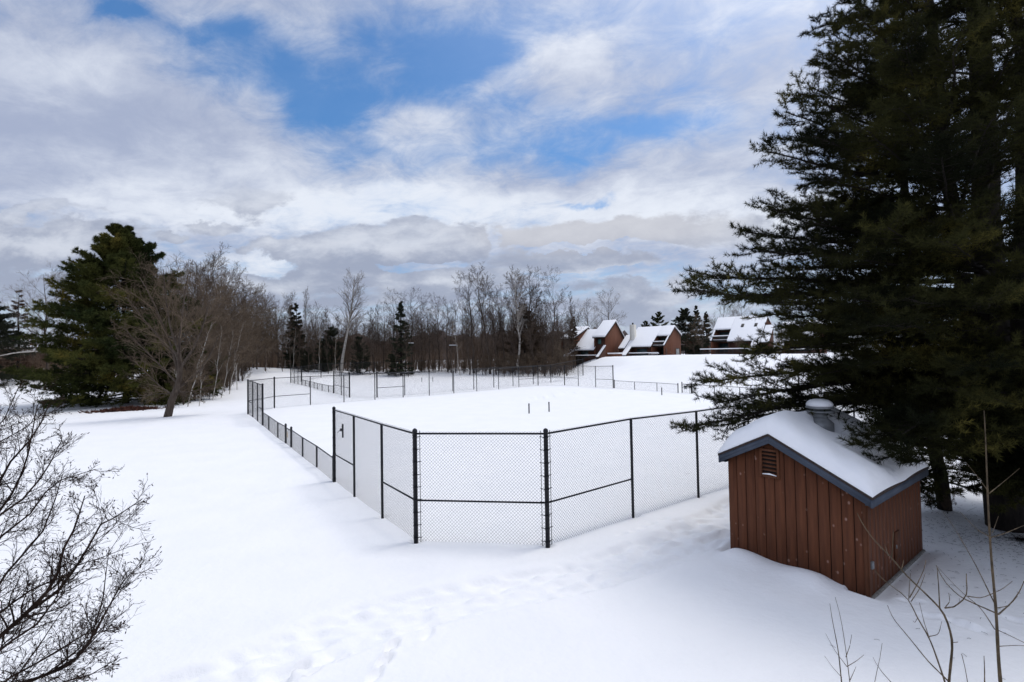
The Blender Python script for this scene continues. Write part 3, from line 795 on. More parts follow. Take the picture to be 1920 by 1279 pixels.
    # right side fittings
    mb = MB(); mb.box(pt(W + .001, .10, .42), a * .05, b * .09, UP * .15); mb.build('outlet_box', M['galv'], root, False, .008)
    mb = MB(); mb.box(pt(W + .001, D * .42, .18), a * .03, b * .36, UP * .62); hb = mb.build('hatch', M['siding_trim'], root)
    mb = MB(); mb.box(pt(W + .031, D * .42 + .04, .45), a * .02, b * .03, UP * .08); mb.build('handle', M['galv'], hb)
    mb = MB(); mb.box(pt(W - .02, .04, -.6), a * .075, b * (D - .02), UP * .455); mb.build('foundation', M['concrete'], root, False, .02)

# ------------------------------------------------------------------ houses
class Hs:
    def __init__(s, name, corner, th, label, cat='house', group=None, zg=None):
        s.a = V3(cos(th), -sin(th), 0); s.b = V3(sin(th), cos(th), 0); s.o = np.asarray(corner, float)
        s.root = thing(name, corner, label, cat, group)
    def p(s, u, v, z): return s.o + s.a * u + s.b * v + UP * z
    def box(s, mb, u0, u1, v0, v1, z0, z1): return mb.box(s.p(u0, v0, z0), s.a * (u1 - u0), s.b * (v1 - v0), UP * (z1 - z0))
    def ext(s, mb, prof, u0, u1):
        return mb.prism([s.p(u0, v, z) for v, z in prof], s.a * (u1 - u0))
    def part(s, name, mt, boxes, parent=None, bevel=0, smooth=False):
        mb = MB()
        for q in boxes: s.box(mb, *q)
        return mb.build(name, M[mt], parent or s.root, smooth, bevel)
    def window(s, u0, u1, z0, z1, v, mt='glass', face='front', mull=1):
        f = .09
        if face == 'front':
            bx = [(u0, u0 + f, v - .06, v, z0, z1), (u1 - f, u1, v - .06, v, z0, z1), (u0 + f, u1 - f, v - .06, v, z0, z0 + f), (u0 + f, u1 - f, v - .06, v, z1 - f, z1)]
            for k in range(mull): uu = u0 + (u1 - u0) * (k + 1) / (mull + 1); bx.append((uu - .04, uu + .04, v - .055, v, z0 + f, z1 - f))
            w = s.part('window', 'frame', bx); s.part('pane', mt, [(u0 + f, u1 - f, v - .03, v - .01, z0 + f, z1 - f)], w)
        else:   # on the right gable: u is the wall plane, (u0,u1) run along v
            bx = [(v, v + .06, u0, u0 + f, z0, z1), (v, v + .06, u1 - f, u1, z0, z1), (v, v + .06, u0 + f, u1 - f, z0, z0 + f), (v, v + .06, u0 + f, u1 - f, z1 - f, z1)]
            w = s.part('window', 'frame', bx); s.part('pane', mt, [(v + .01, v + .03, u0 + f, u1 - f, z0 + f, z1 - f)], w)
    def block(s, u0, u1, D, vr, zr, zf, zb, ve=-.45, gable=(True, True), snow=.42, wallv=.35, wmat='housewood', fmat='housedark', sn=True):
        """one gabled block: front slope from (0,zf) up to the ridge (vr,zr), back slope down to (D,zb)"""
        sf = (zr - zf) / vr; sb = (zr - zb) / (D - vr); zt = lambda v: zr - (vr - v) * sf if v < vr else zr - (v - vr) * sb
        mb = MB()
        for on, uu in ((gable[0], u0), (gable[1], u1 - .2)):
            if on: s.ext(mb, [(0, -2), (0, zt(0) - .25), (vr, zr - .25), (D, zb - .25), (D, -2)], uu, uu + .2)
        if mb.n: mb.build('gable_wall', M[wmat], s.root)
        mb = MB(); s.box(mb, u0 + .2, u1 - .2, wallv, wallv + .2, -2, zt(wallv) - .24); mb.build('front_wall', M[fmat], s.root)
        mb = MB(); s.box(mb, u0 + .2, u1 - .2, D - .25, D - .05, -2, zt(D) - .2); mb.build('back_wall', M[wmat], s.root)
        mb = MB(); t = .2; e = .18
        s.ext(mb, [(ve, zt(ve)), (vr, zr), (D + .4, zt(D + .4)), (D + .4, zt(D + .4) - t), (vr, zr - t), (ve, zt(ve) - t)], u0 - e, u1 + e)
        s.last = mb.build('roof', M['frame'], s.root)
        if sn:
            mb = MB(); h = snow
            s.ext(mb, [(ve - .1, zt(ve) + .01), (ve - .12, zt(ve) + h * .8), (ve + .25, zt(ve + .25) + h), (vr, zr + h), (D + .4, zt(D + .4) + h), (D + .45, zt(D + .4) + .01), (vr, zr + .01)], u0 - e - .06, u1 + e + .06)
            mb.build('roof_snow', M['roofsnow'], s.root, True, .13)
        return zt
    def strip(s, u0, u1, prof, snow=.35, wall=True):
        """sloping buttress wall with snow: prof [(v,z) low, (v,z) high]"""
        (v0, z0), (v1, z1) = prof
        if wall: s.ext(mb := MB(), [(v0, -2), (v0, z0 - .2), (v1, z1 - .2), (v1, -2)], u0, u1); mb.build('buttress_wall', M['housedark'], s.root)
        s.ext(mb := MB(), [(v0 - .15, z0 - .2), (v0 - .15, z0), (v1, z1), (v1, z1 - .2)], u0 - .1, u1 + .1); mb.build('buttress_roof', M['frame'], s.root)
        s.ext(mb := MB(), [(v0 - .2, z0 + .01), (v0 - .25, z0 + snow * .8), (v0 + .1, z0 + snow + .05), (v1, z1 + snow), (v1, z1 + .01)], u0 - .14, u1 + .14); mb.build('buttress_snow', M['roofsnow'], s.root, True, .11)
    def deck_rail(s, u0, u1, v, z0=.1, z1=.85):
        n = max(2, int((u1 - u0) / 1.6)); bx = [(u0, u1, v - .05, v + .05, z1 - .1, z1), (u0, u1, v - .03, v + .03, z0, z0 + .12), (u0, u1, v - .02, v + .02, z0 + .3, z1 - .3)]
        for k in range(n + 1): uu = u0 + (u1 - u0) * k / n; bx.append((uu - .05, uu + .05, v - .045, v + .045, -1, z1 - .1))
        o = s.part('deck_rail', 'frame', bx); s.part('rail_snow', 'roofsnow', [(u0 - .05, u1 + .05, v - .13, v + .13, z1 + .01, z1 + .2)], o, .07, True)
    def lamp(s, u, v, z):
        q = s.p(u, v, z); mb = MB(); mb.lathe(q, [(.02, -.16), (.14, -.08), (.16, 0), (.12, .1), (.02, .15)], 10); mb.build('porch_lamp', M['lamp'], s.root, True)
    def recess(s, u0, u1, D, vr, zr, zf, zb, ve, side, zfl=2.6):
        """open balcony bay under a shortened front slope"""
        sf = (zr - zf) / vr; sb = (zr - zb) / (D - vr); zt = lambda v: zr - (vr - v) * sf if v < vr else zr - (v - vr) * sb
        t = .2; h = .42; e = .18; ul, ur_ = (u0, u1 + e) if side == 'R' else (u0 - e, u1)
        mb = MB(); s.ext(mb, [(ve, zt(ve)), (vr, zr), (D + .4, zt(D + .4)), (D + .4, zt(D + .4) - t), (vr, zr - t), (ve, zt(ve) - t)], ul, ur_); mb.build('roof', M['frame'], s.root)
        mb = MB(); s.ext(mb, [(ve - .1, zt(ve) + .012), (ve - .12, zt(ve) + h * .85), (ve + .25, zt(ve + .25) + h + .003), (vr, zr + h + .003), (D + .4, zt(D + .4) + h + .003), (D + .45, zt(D + .4) + .012), (vr, zr + .012)], ul - (.06 if side == 'L' else -.25), ur_ + (.06 if side == 'R' else -.25)); mb.build('roof_snow', M['roofsnow'], s.root, True, .13)
        uo = u1 - .2 if side == 'R' else u0
        mb = MB(); s.ext(mb, [(0, -2), (0, zt(0) - .25), (vr, zr - .25), (D, zb - .25), (D, -2)], uo, uo + .2); mb.build('gable_wall', M['housewood'], s.root)
        # capped rake of the gable wall in front of the bay, with its snow
        mb = MB(); s.ext(mb, [(-.1, zt(-.1) - .22), (ve, zt(ve) - .22), (ve, zt(ve) - .02), (-.1, zt(-.1) - .02)], uo - .08, uo + .28); mb.build('rake_cap', M['frame'], s.root)
        mb = MB(); s.ext(mb, [(-.12, zt(-.12)), (ve - .15, zt(ve - .15)), (ve - .15, zt(ve - .15) + .26), (-.12, zt(-.12) + .24)], uo - .06, uo + .26); mb.build('rake_snow', M['roofsnow'], s.root, True, .07)
        vb = ve + 1.3
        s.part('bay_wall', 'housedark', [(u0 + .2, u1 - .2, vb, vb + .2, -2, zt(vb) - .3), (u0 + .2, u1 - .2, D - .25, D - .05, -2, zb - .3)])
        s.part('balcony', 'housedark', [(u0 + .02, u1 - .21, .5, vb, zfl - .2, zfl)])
        o = s.part('balcony_rail', 'frame', [(u0 + .02, u1 - .21, .5, .58, zfl - .3, zfl + .1), (u0 + .02, u1 - .21, .5, .58, zfl + .55, zfl + .95), (u0 + .02, u1 - .21, .5, .58, zfl + .25, zfl + .4)])
        s.part('rail_snow', 'roofsnow', [(u0 + .02, u1 - .21, .42, .66, zfl + .96, zfl + 1.16)], o, .07, True)
        s.part('balcony_snow', 'roofsnow', [(u0 + .1, u1 - .3, .62, vb - .3, zfl + .005, zfl + .3)], None, .1, True)
        s.window(u0 + .6, u1 - .9, zfl + .1, zfl + 2.0, vb, mull=1); s.window(u0 + .5, u1 - .7, .1, 2.1, vb, mull=2)
        return zt

def build_houses():
    th = radians(43); gp = 'brown houses on the snowy bank'
    a = V3(cos(th), -sin(th), 0)
    # --- house with the white chimney
    c = P(1246, 668.5, 116)
    h = Hs('brown_house', c - a * 9.6, th, 'brown house with a tall cream chimney and an open balcony under its snowy roof', 'house', gp)
    D, vr, zr, zf, zb = 9.2, 5.6, 7.25, 2.75, 5.3
    zt = h.block(0, 6.2, D, vr, zr, zf, zb, gable=(True, False))
    h.recess(6.2, 9.6, D, vr, zr, zf, zb, 2.75, 'R')
    h.ext(mb := MB(), [(0, -2), (0, zt(0) - .25), (vr, zr - .25), (vr, -2)], 6.1, 6.3); mb.build('party_wall', M['housewood'], h.root)
    h.strip(-.1, 1.1, ((-3.2, .35), (-.3, zt(-.3)))); h.strip(-2.2, -.6, ((-.8, 2.1), (3.2, zt(3.2))))
    ch = h.part('chimney', 'cream', [(-.15, .95, 1.2, 2.5, 0, 8.1)], h.last); h.part('flue', 'frame', [(.25, .55, 1.7, 2.0, 8.1, 8.6)], h.last)
    h.window(2.2, 5.0, .15, 2.0, .35, 'glass', mull=1); h.lamp(5.6, .2, 2.25); h.lamp(6.9, 3.9, 5.3)
    h.deck_rail(1.4, 9.0, -2.2); h.part('deck_furniture_snow', 'roofsnow', [(6.0, 8.4, -1.2, -.3, .6, 1.0)], None, .15, True)
    dr = h.part('side_door', 'housedark', [(9.6, 9.66, .5, 1.3, -.2, 1.9)]); h.part('handle', 'frame', [(9.66, 9.7, 1.15, 1.2, .8, .95)], dr)
    h.window(6.2, 8.2, -.1, 1.9, 9.6, 'signgrey', 'gable')
    # --- house with the tall gable at left
    c = P(1136, 671.5, 122)
    h = Hs('brown_house', c - a * 3.4, th, 'brown house with a tall blank gable and a low snowy roof striped by tree shadows', 'house', gp)
    h.block(0, 3.4, 9.0, 4.9, 9.4, 5.6, 5.2, snow=.5)
    zt = h.block(-6.0, 0, 8.4, 6.3, 7.4, 2.35, 5.4, gable=(True, False))
    h.block(-10.4, -6.2, 9.4, 6.6, 8.3, 5.4, 6.4, gable=(True, True), wallv=1.8)
    h.strip(-7.4, -6.0, ((-3.6, .2), (-.3, zt(-.3)))); h.strip(2.9, 3.4, ((-3.4, .3), (0, 3.1)), .22)
    h.window(.9, 2.0, 3.5, 4.9, .35, 'teal', mull=0); h.window(.9, 1.8, .1, 1.7, .35, 'teal', mull=0); h.window(-4.4, -2.0, .3, 2.0, .35, mull=1); h.lamp(-.5, .2, 2.2)
    h.part('balcony_rail', 'frame', [(-10.2, -6.6, .4, .5, 2.6, 3.5)]); h.window(-9.8, -7, 2.8, 4.6, 1.8); h.window(-9.8, -7, .2, 2.0, 1.8)
    h.deck_rail(-6.5, 2.6, -3.0, .1, .7)
    o = h.part('storage_box', 'housewood', [(4.3, 7.4, -.5, 1.2, -1, 1.0)]); h.part('box_snow', 'roofsnow', [(4.2, 7.5, -.6, 1.3, 1.0, 1.3)], o, .12, True)
    # --- house at right with two skylights
    c = P(1333, 661, 112)
    h = Hs('brown_house', c, th, 'brown house with two skylights in its snowy roof and a dark balcony at one end', 'house', gp)
    D, vr, zr, zf, zb = 9.2, 5.6, 7.9, 2.8, 5.4
    zt = h.block(4.0, 10.5, D, vr, zr, zf, zb, gable=(False, True))
    h.recess(0, 4.0, D, vr, zr, zf, zb, 2.6, 'L', 2.7)
    h.ext(mb := MB(), [(0, -2), (0, zt(0) - .25), (vr, zr - .25), (vr, -2)], 3.9, 4.1); mb.build('party_wall', M['housedark'], h.root)
    h.strip(9.3, 10.6, ((-3.2, .3), (-.3, zt(-.3)))); h.strip(11.0, 12.4, ((-.8, 2.0), (3.0, zt(3.0))))
    for u in (5.8, 8.6):
        v = 2.6; h.ext(mb := MB(), [(v, zt(v) + .38), (v + .8, zt(v + .8) + .38), (v + .8, zt(v + .8) + .50), (v, zt(v) + .50)], u, u + .6); mb.build('skylight', M['frame'], h.root)
    h.window(6.3, 8.0, .1, 2.0, .35, mull=1); h.lamp(5.0, .2, 2.3); h.deck_rail(-1.5, 9.2, -2.4, .0, .7)
    h.part('chimney', 'housedark', [(10.7, 11.7, 3.2, 4.3, 0, 6.4)], h.last)
    # --- house further right half behind the pine
    c = P(1459, 662, 107)
    h = Hs('brown_house', c, th, 'brown house mostly hidden behind the pine with a sloping snowy buttress', 'house', gp)
    zt = h.block(0, 7.5, 9.2, 5.2, 6.6, 2.9, 5.0)
    h.strip(-.1, 1.4, ((-3.0, .3), (-.3, zt(-.3)))); h.window(3.0, 6.0, .3, 2.1, .35, mull=2); h.deck_rail(2.2, 9, -2.3, .0, .7)
    # --- plain gable wall further back
    c = P(1288, 664, 140)
    h = Hs('brown_house', c, radians(20), 'plain tan brown house wall behind the bare bushy tree', 'house', gp)
    h.block(0, 6.0, 8, 4, 5.0, 4.2, 4.2, wmat='housewood', fmat='housewood')
    h.window(2.2, 3.4, 1.2, 2.6, .35)
    # --- left edge, half hidden among the trees
    gl = 'small houses among the trees at the left edge'
    c = P(-22, 672, 150)
    h = Hs('snowy_house', c, radians(-20), 'small snow roofed house at the left edge behind the rusty conifer', 'house', gl)
    h.block(0, 9, 7, 3.5, 5.6, 3.0, 3.0); h.window(3, 4.4, .8, 2.2, .35); h.part('chimney', 'cream', [(7.4, 8.2, 3.0, 3.8, 3, 7.4)], h.last)
    c = P(44, 676, 128)
    h = Hs('snowy_shed', c, radians(-12), 'low dark shed with a snowy roof between the rusty conifer and the big pine', 'shed', gl)
    h.block(0, 5.6, 5, 2.5, 3.6, 2.3, 2.3, wmat='housedark'); h.window(1.5, 2.5, .8, 1.8, .35)
# ------------------------------------------------------------------ growth
def lengths(Pp): return np.linalg.norm(np.diff(Pp, axis=1), axis=2).sum(1)
def sample(Pp, R, idx, t):
    K = Pp.shape[1]; f = t * (K - 1); i = np.minimum(f.astype(int), K - 2); f = (f - i)
    a, b = Pp[idx, i], Pp[idx, i + 1]
    return a + (b - a) * f[:, None], nrm(b - a), R[idx, i] * (1 - f) + R[idx, i + 1] * f
def grow(rg, Pp, R, n, t0=.25, t1=1., ang=(30, 55), ln=.4, lt=.5, K=4, wob=.12, trop=0., rr=.6, taper=.35, flat=0., rmin=.003, lmin=0., abslen=None):
    N = len(Pp); PL = lengths(Pp)
    cnt = np.full(N, n) if np.isscalar(n) else np.asarray(n)
    idx = np.repeat(np.arange(N), cnt); Mn = len(idx)
    k = np.concatenate([np.arange(c) for c in cnt]) if N < 200000 else np.zeros(Mn)
    u = (k + rg.uniform(0, 1, Mn)) / np.repeat(cnt, cnt)
    t = t0 + (t1 - t0) * u
    S0, T, r0 = sample(Pp, R, idx, t)
    if flat:
        side = nrm(np.cross(T, np.broadcast_to(UP, T.shape)))
        sg = np.where(k % 2 == 0, 1., -1.)[:, None]
        rp = rg.normal(size=(Mn, 3)) * (1 - flat); perp = nrm(side * sg + rp)
    else:
        rp = rg.normal(size=(Mn, 3)); perp = nrm(rp - (rp * T).sum(1, keepdims=True) * T)
    an = np.radians(rg.uniform(ang[0], ang[1], Mn))[:, None]
    d = nrm(np.cos(an) * T + np.sin(an) * perp)
    L = (PL[idx] if abslen is None else abslen) * ln * (1 - lt * t) * rg.uniform(.7, 1.25, Mn) + lmin
    Q = np.empty((Mn, K, 3)); Q[:, 0] = S0
    for j in range(1, K):
        d = nrm(d + rg.normal(size=(Mn, 3)) * wob + UP * trop)
        Q[:, j] = Q[:, j - 1] + d * (L / (K - 1))[:, None]
    r0 = np.maximum(r0 * rr * rg.uniform(.7, 1.05, Mn), rmin)
    RR = r0[:, None] * np.linspace(1, taper, K)[None]
    return Q, np.maximum(RR, rmin * .7), t
def line(rg, a, b, K, wob, r0, r1, bow=(0, 0, 0)):
    t = np.linspace(0, 1, K); a = np.asarray(a, float); b = np.asarray(b, float)
    p = a + (b - a) * t[:, None] + np.outer(np.sin(t * pi), np.asarray(bow, float))
    w = rg.normal(size=(K, 3)) * wob; w[0] = 0; w[-1] *= .5; w[:, 2] *= .3
    return p + w, r0 + (r1 - r0) * t
def spray(rg, C, A, n, ln, w, spread=.9, droop=0.):
    """n needles (thin triangles) at every centre C, splayed round axis A"""
    Mn = len(C)
    d = nrm(A[:, None] * 1.0 + rg.normal(size=(Mn, n, 3)) * spread - UP * droop)
    L = ln * rg.uniform(.65, 1.2, (Mn, n, 1))
    s = nrm(np.cross(d, rg.normal(size=(Mn, n, 3)))) * w
    V = np.stack([C[:, None] - s, C[:, None] + s, C[:, None] + d * L], 2).reshape(-1, 3)
    return V, np.arange(len(V)).reshape(-1, 3)

# ------------------------------------------------------------------ bare trees
def bare_proto(seed, form='tall', name='bare_tree', twig='twig', bark='bark', Hn=18.):
    """a leafless tree of height Hn standing at the origin: trunk with limbs, and a crown of fine twigs"""
    rg = np.random.default_rng(seed); o = thing(name, (0, 0, 0), 'tmp', 'tree')
    f = dict(tall=(.30, .96, 22, .32, (20, 46), .06), round=(.28, .92, 20, .42, (35, 62), .05), spread=(.16, .85, 15, .62, (38, 68), .10), slim=(.35, .97, 16, .18, (18, 40), .05), birch=(.38, .97, 24, .23, (25, 50), .04), multi=(.08, .9, 14, .4, (18, 42), .10))[form]
    t0, t1, nl, ll, an, tr = f
    trunks = []
    k = {'multi': 4, 'spread': 1}.get(form, 1)
    for i in range(k):
        top = V3(rg.normal() * .05 * Hn + (rg.normal() * .12 * Hn if k > 1 else 0), rg.normal() * .05 * Hn + (rg.normal() * .12 * Hn if k > 1 else 0), Hn * (.95 if i == 0 else rg.uniform(.7, .93)))
        trunks.append(line(rg, (rg.normal() * .1 * (k > 1), rg.normal() * .1 * (k > 1), -.4), top, 9, Hn * .010, Hn * (.0125 if form != 'slim' else .006) / sqrt(k), .012))
    Tp = np.array([q[0] for q in trunks]); Tr = np.array([q[1] for q in trunks])
    A, Ra, ta = grow(rg, Tp, Tr, nl, t0, t1, an, ll, .55, 6, .10, tr, .55, .3, rmin=.018)
    mb = MB(); mb.tubes(Tp, Tr, 8); mb.tubes(A, Ra, 5); mb.build('trunk', M[bark], o, True)
    B, Rb, _ = grow(rg, A, Ra, 8, .2, 1., (25, 55), .50, .45, 5, .13, .07, .55, .35, rmin=.011)
    Cc, Rc, _ = grow(rg, B, Rb, 6, .2, 1., (25, 55), .52, .4, 4, .15, .06, .6, .5, rmin=.010)
    D, Rd, _ = grow(rg, Cc, Rc, 4, .25, 1., (20, 50), .6, .3, 3, .15, .05, .8, .6, rmin=.0085)
    B2, Rb2, _ = grow(rg, Tp, Tr, nl, t0 * .8, 1., an, ll * .4, .5, 4, .14, .05, .3, .4, rmin=.01)
    mb = MB(); mb.tubes(B, Rb, 4); mb.tubes(Cc, Rc, 3); mb.tubes(D, Rd, 3); mb.tubes(B2, Rb2, 3)
    mb.build('crown', M[twig], o)
    o['_h'] = Hn
    return o
USED = {}
def put(proto, px, pytop, d, label, group=None, cat='tree', rz=None, lean=None, base=None, wide=1.):
    """stand a copy (the first time the prototype itself) at picture column px and depth d, as tall as the photo shows it"""
    rg = np.random.default_rng(int(px * 7 + d * 13))
    c = on_ground(px, d) if base is None else base
    h = P(px, pytop, d)[2] - c[2]
    s = h / proto['_h']
    rz = rg.uniform(0, 6.28) if rz is None else rz
    if proto.name in USED: o = copy_tree(proto, c, rz, (s * wide, s * wide, s))
    else:
        USED[proto.name] = 1; o = proto; o.location = [float(q) for q in c]; o.rotation_euler = (0, 0, rz); o.scale = (s * wide, s * wide, s)
    if lean: o.rotation_euler = (lean[0], lean[1], rz)
    for kk in ('group',):
        if kk in o: del o[kk]
    tag(o, label, cat, group)
    return o

# ------------------------------------------------------------------ conifers
def conifer(name, base, H, seed, kind, label, group=None, thin=1., needle='farneedles', cat='tree', trunk=None, dens=1., proto=False):
    rg = np.random.default_rng(seed); base = np.asarray(base, float)
    o = thing(name, base, label, cat, group)
    if trunk is None:
        tp, tr = line(rg, base + V3(0, 0, -.4), base + V3(rg.normal() * .02 * H, rg.normal() * .02 * H, H * .98), 10, H * .006, H * .016, .02)
    else: tp, tr = trunk
    Tp, Tr = tp[None], tr[None]
    if kind == 'pine':       # layered horizontal boughs
        n = int(95 * dens); t = np.sort(rg.uniform(.03, .97, n)); t = np.round(t * 22) / 22 * .35 + t * .65
        prof = np.interp(t, [0, .06, .15, .3, .45, .6, .75, .88, 1], [.36, .41, .42, .39, .34, .265, .175, .09, .02]) * H * rg.uniform(.6, 1.15, n)
        el = np.interp(t, [0, .5, 1], [-.12, .10, .75]) + rg.normal(size=n) * .08
    elif kind == 'spruce':
        n = int(120 * dens); t = rg.uniform(.05, .98, n); prof = (1 - t) ** .85 * .20 * H * rg.uniform(.75, 1.1, n) + .1; el = -.25 + .6 * t + rg.normal(size=n) * .08
    else:                   # rounded bushy evergreen
        n = int(110 * dens); t = rg.uniform(.02, .97, n); prof = np.sqrt(np.clip(1 - (t * 1.02) ** 2, .02, 1)) * .32 * H * rg.uniform(.7, 1.1, n); el = .25 + .4 * t + rg.normal(size=n) * .12
    az = rg.normal(size=n) * .35 + np.arange(n) * 2.39996
    s0, _, r0 = sample(Tp, Tr, np.zeros(n, int), t)
    K = 6; q = np.linspace(0, 1, K)[None, :, None]
    dirh = np.stack([np.cos(az), np.sin(az), np.zeros(n)], 1)
    L = prof[:, None, None]
    curve = {'pine': .10, 'spruce': .14, 'bush': .05}.get(kind, .08)
    A = s0[:, None] + dirh[:, None] * L * q * np.cos(el)[:, None, None] + UP * (L * (np.sin(el)[:, None, None] * q + curve * q ** 2.2))
    A += rg.normal(size=A.shape) * (prof * .02)[:, None, None] * q
    Ra = np.maximum(r0[:, None] * .3, .02) * np.linspace(1, .3, K)[None]
    mb = MB(); mb.tubes(Tp, Tr, 8); mb.tubes(A, Ra, 4)
    mb.build('trunk', M['pinebark'], o, True)
    nb = {'pine': 30, 'spruce': 18, 'bush': 18}[kind]
    B, Rb, tb = grow(rg, A, Ra, nb, .22, 1., (35, 60), .34, .6, 4, .10, .03, .4, .4, flat=.72, rmin=.008)
    Cc, Rc, tcx = grow(rg, B, Rb, 4, .2, 1., (25, 55), .5, .4, 3, .10, .03, .5, .5, flat=.45, rmin=.005)
    nn = {'pine': 9, 'spruce': 7, 'bush': 8}[kind]; ln = H * .0165; w = ln * .085
    mbn = MB()
    for Q, ts in ((Cc, (.35, .7, 1.)), (B, (.5, .75, 1.))):
        for tt in ts:
            c, T, _ = sample(Q, np.ones(Q.shape[:2]), np.arange(len(Q)), np.full(len(Q), tt * .999))
            if thin < 1: kk = rg.uniform(size=len(c)) < thin; c, T = c[kk], T[kk]
            mbn.add(*spray(rg, c, nrm(T + UP * .25), nn, ln, w, .75))
    mbn.build('needles', M[needle], o)
    mb = MB(); mb.tubes(B, Rb, 3); mb.build('branches', M['pinebark'], o)
    o['_h'] = H
    return o

# ------------------------------------------------------------------ the big near pine
def near_pine():
    rg = np.random.default_rng(21)
    def make(label, base, tops, tipspec, nrand, seed, rad, zr, lenr, azr=None, nn=13, lowb=0):
        rg = np.random.default_rng(seed)
        o = thing('pine_tree', base, label, 'tree', 'big pines beside the shed')
        Tp, Tr = [], []
        for (b, tp_, r, bow) in tops:
            p, rr = line(rg, b, tp_, 12, .05, r, r * .35, bow); Tp.append(p); Tr.append(rr)
        Tp, Tr = np.array(Tp), np.array(Tr)
        A = []; R = []
        K = 8; q = np.linspace(0, 1, K)
        def limb(tip, ti, rise, sag, r=None):
            # from the trunk somewhat below the tip's height, sweeping out
            tip = np.asarray(tip, float)
            z0 = tip[2] - rise
            P0 = Tp[ti]; zz = P0[:, 2]; k = np.interp(z0, zz, np.arange(len(zz))); i = min(int(k), len(zz) - 2); s = P0[i] + (P0[i + 1] - P0[i]) * (k - i)
            d = tip - s; L = np.linalg.norm(d)
            p = s + d * q[:, None] + UP * (np.sin(q * pi) * sag * L)[:, None] + rg.normal(size=(K, 3)) * L * .008 * q[:, None]
            A.append(p); rr = (.014 + .0085 * L) if r is None else r; R.append(rr * np.linspace(1, .22, K))
        for (px, py, d, ti, rise, sag) in tipspec: limb(P(px + (22 if px < 1560 and py < 700 else 0), py, d), ti, rise, sag)
        for k in range(nrand):
            ti = rg.integers(len(Tp)); z = rg.uniform(*zr); z = round(z / .85) * .85 + rg.normal() * .09; az = rg.uniform(0, 2 * pi) if azr is None else rg.uniform(*azr)
            L = np.interp(z, lenr[0], lenr[1]) * rg.uniform(.6, 1.1)
            s = np.array([np.interp(z, Tp[ti][:, 2], Tp[ti][:, j]) for j in (0, 1)])
            rise = L * rg.uniform(-.10, .22)
            limb((s[0] + cos(az) * L, s[1] + sin(az) * L, z + rise), ti, rise, rg.uniform(-.06, .05))
        for k in range(lowb):
            z = rg.uniform(1.6, 4.2); az = rg.uniform(-2.6, .9); L = rg.uniform(2.2, 4.2)
            s = np.array([np.interp(z, Tp[0][:, 2], Tp[0][:, j]) for j in (0, 1)])
            if z < 2.6 and cos(az) < -.3: L *= .65
            limb((s[0] + cos(az) * L, s[1] + sin(az) * L, max(z - rg.uniform(.35, .9), .55)), 0, -.7, .05)
        A = np.array(A); R = np.array(R); PL = lengths(A)
        mb = MB(); mb.tubes(Tp, Tr, 14); tk = mb.build('trunk', M['pinebark'], o, True)
        mb = MB(); mb.tubes(A, R, 6); mb.build('limbs', M['pinebark'], o, True)
        nb = np.clip((PL * 5.2), 12, 44).astype(int)
        B, Rb, tb = grow(rg, A, R, nb, .20, .99, (32, 58), .21, .66, 5, .09, .05, .5, .3, flat=.80, rmin=.006, lmin=.22)
        Cc, Rc, tcx = grow(rg, B, Rb, 5, .22, 1., (28, 52), .34, .35, 4, .10, .08, .6, .5, flat=.5, rmin=.0035, lmin=.07)
        mb = MB(); mb.tubes(B, Rb, 4); mb.tubes(Cc, Rc, 3); mb.build('branchlets', M['pinebark'], o)
        mbn = MB()
        for Q, ts, m in ((Cc, (.4, .7, 1.), nn), (B, (.3, .45, .6, .72, .84, .93, 1.), nn), (A, tuple(np.linspace(.5, 1, 24)), nn * 2)):
            for tt in ts:
                c, T, _ = sample(Q, np.ones(Q.shape[:2]), np.arange(len(Q)), np.full(len(Q), tt * .9995))
                mbn.add(*spray(rg, c, nrm(T + UP * .30), m, .145, .0072, .70 if tt < 1 else .85))
        mbn.build('needles', M['needles'], o)
        # a little snow lying along some limbs
        sel = rg.permutation(len(A))[: max(8, len(A) // 4)]
        for i in sel:
            t = rg.uniform(.1, .5); Ls = rg.uniform(.12, .3)
            ts = np.clip(np.linspace(t, t + Ls, 5), 0, .95)
            c, _, r = sample(A[i:i + 1], R[i:i + 1], np.zeros(5, int), ts)
            mb = MB(); mb.tube(c + UP * (r[:, None] * .75), np.array([.35, .8, .9, .8, .3]) * r * .75 + .004, 6)
            mb.build('snow_on_limb', M['roofsnow'], o, True)
        print(label, len(A), len(B), len(Cc))
        return o
    b1 = G(1890, 985); b1[2] = gz1(b1[0], b1[1])
    z = b1[2] - .3
    p1 = [(b1 + V3(0, 0, -.3), b1 + V3(-.15, .2, 19.5), .46, (0, 0, 0)), (b1 + V3(-.05, .3, 1.6), b1 + V3(-1.15, .6, 18.0), .24, (-.25, 0, 0)), (b1 + V3(.3, .1, 2.0), b1 + V3(1.5, .5, 18), .26, (.3, 0, 0))]
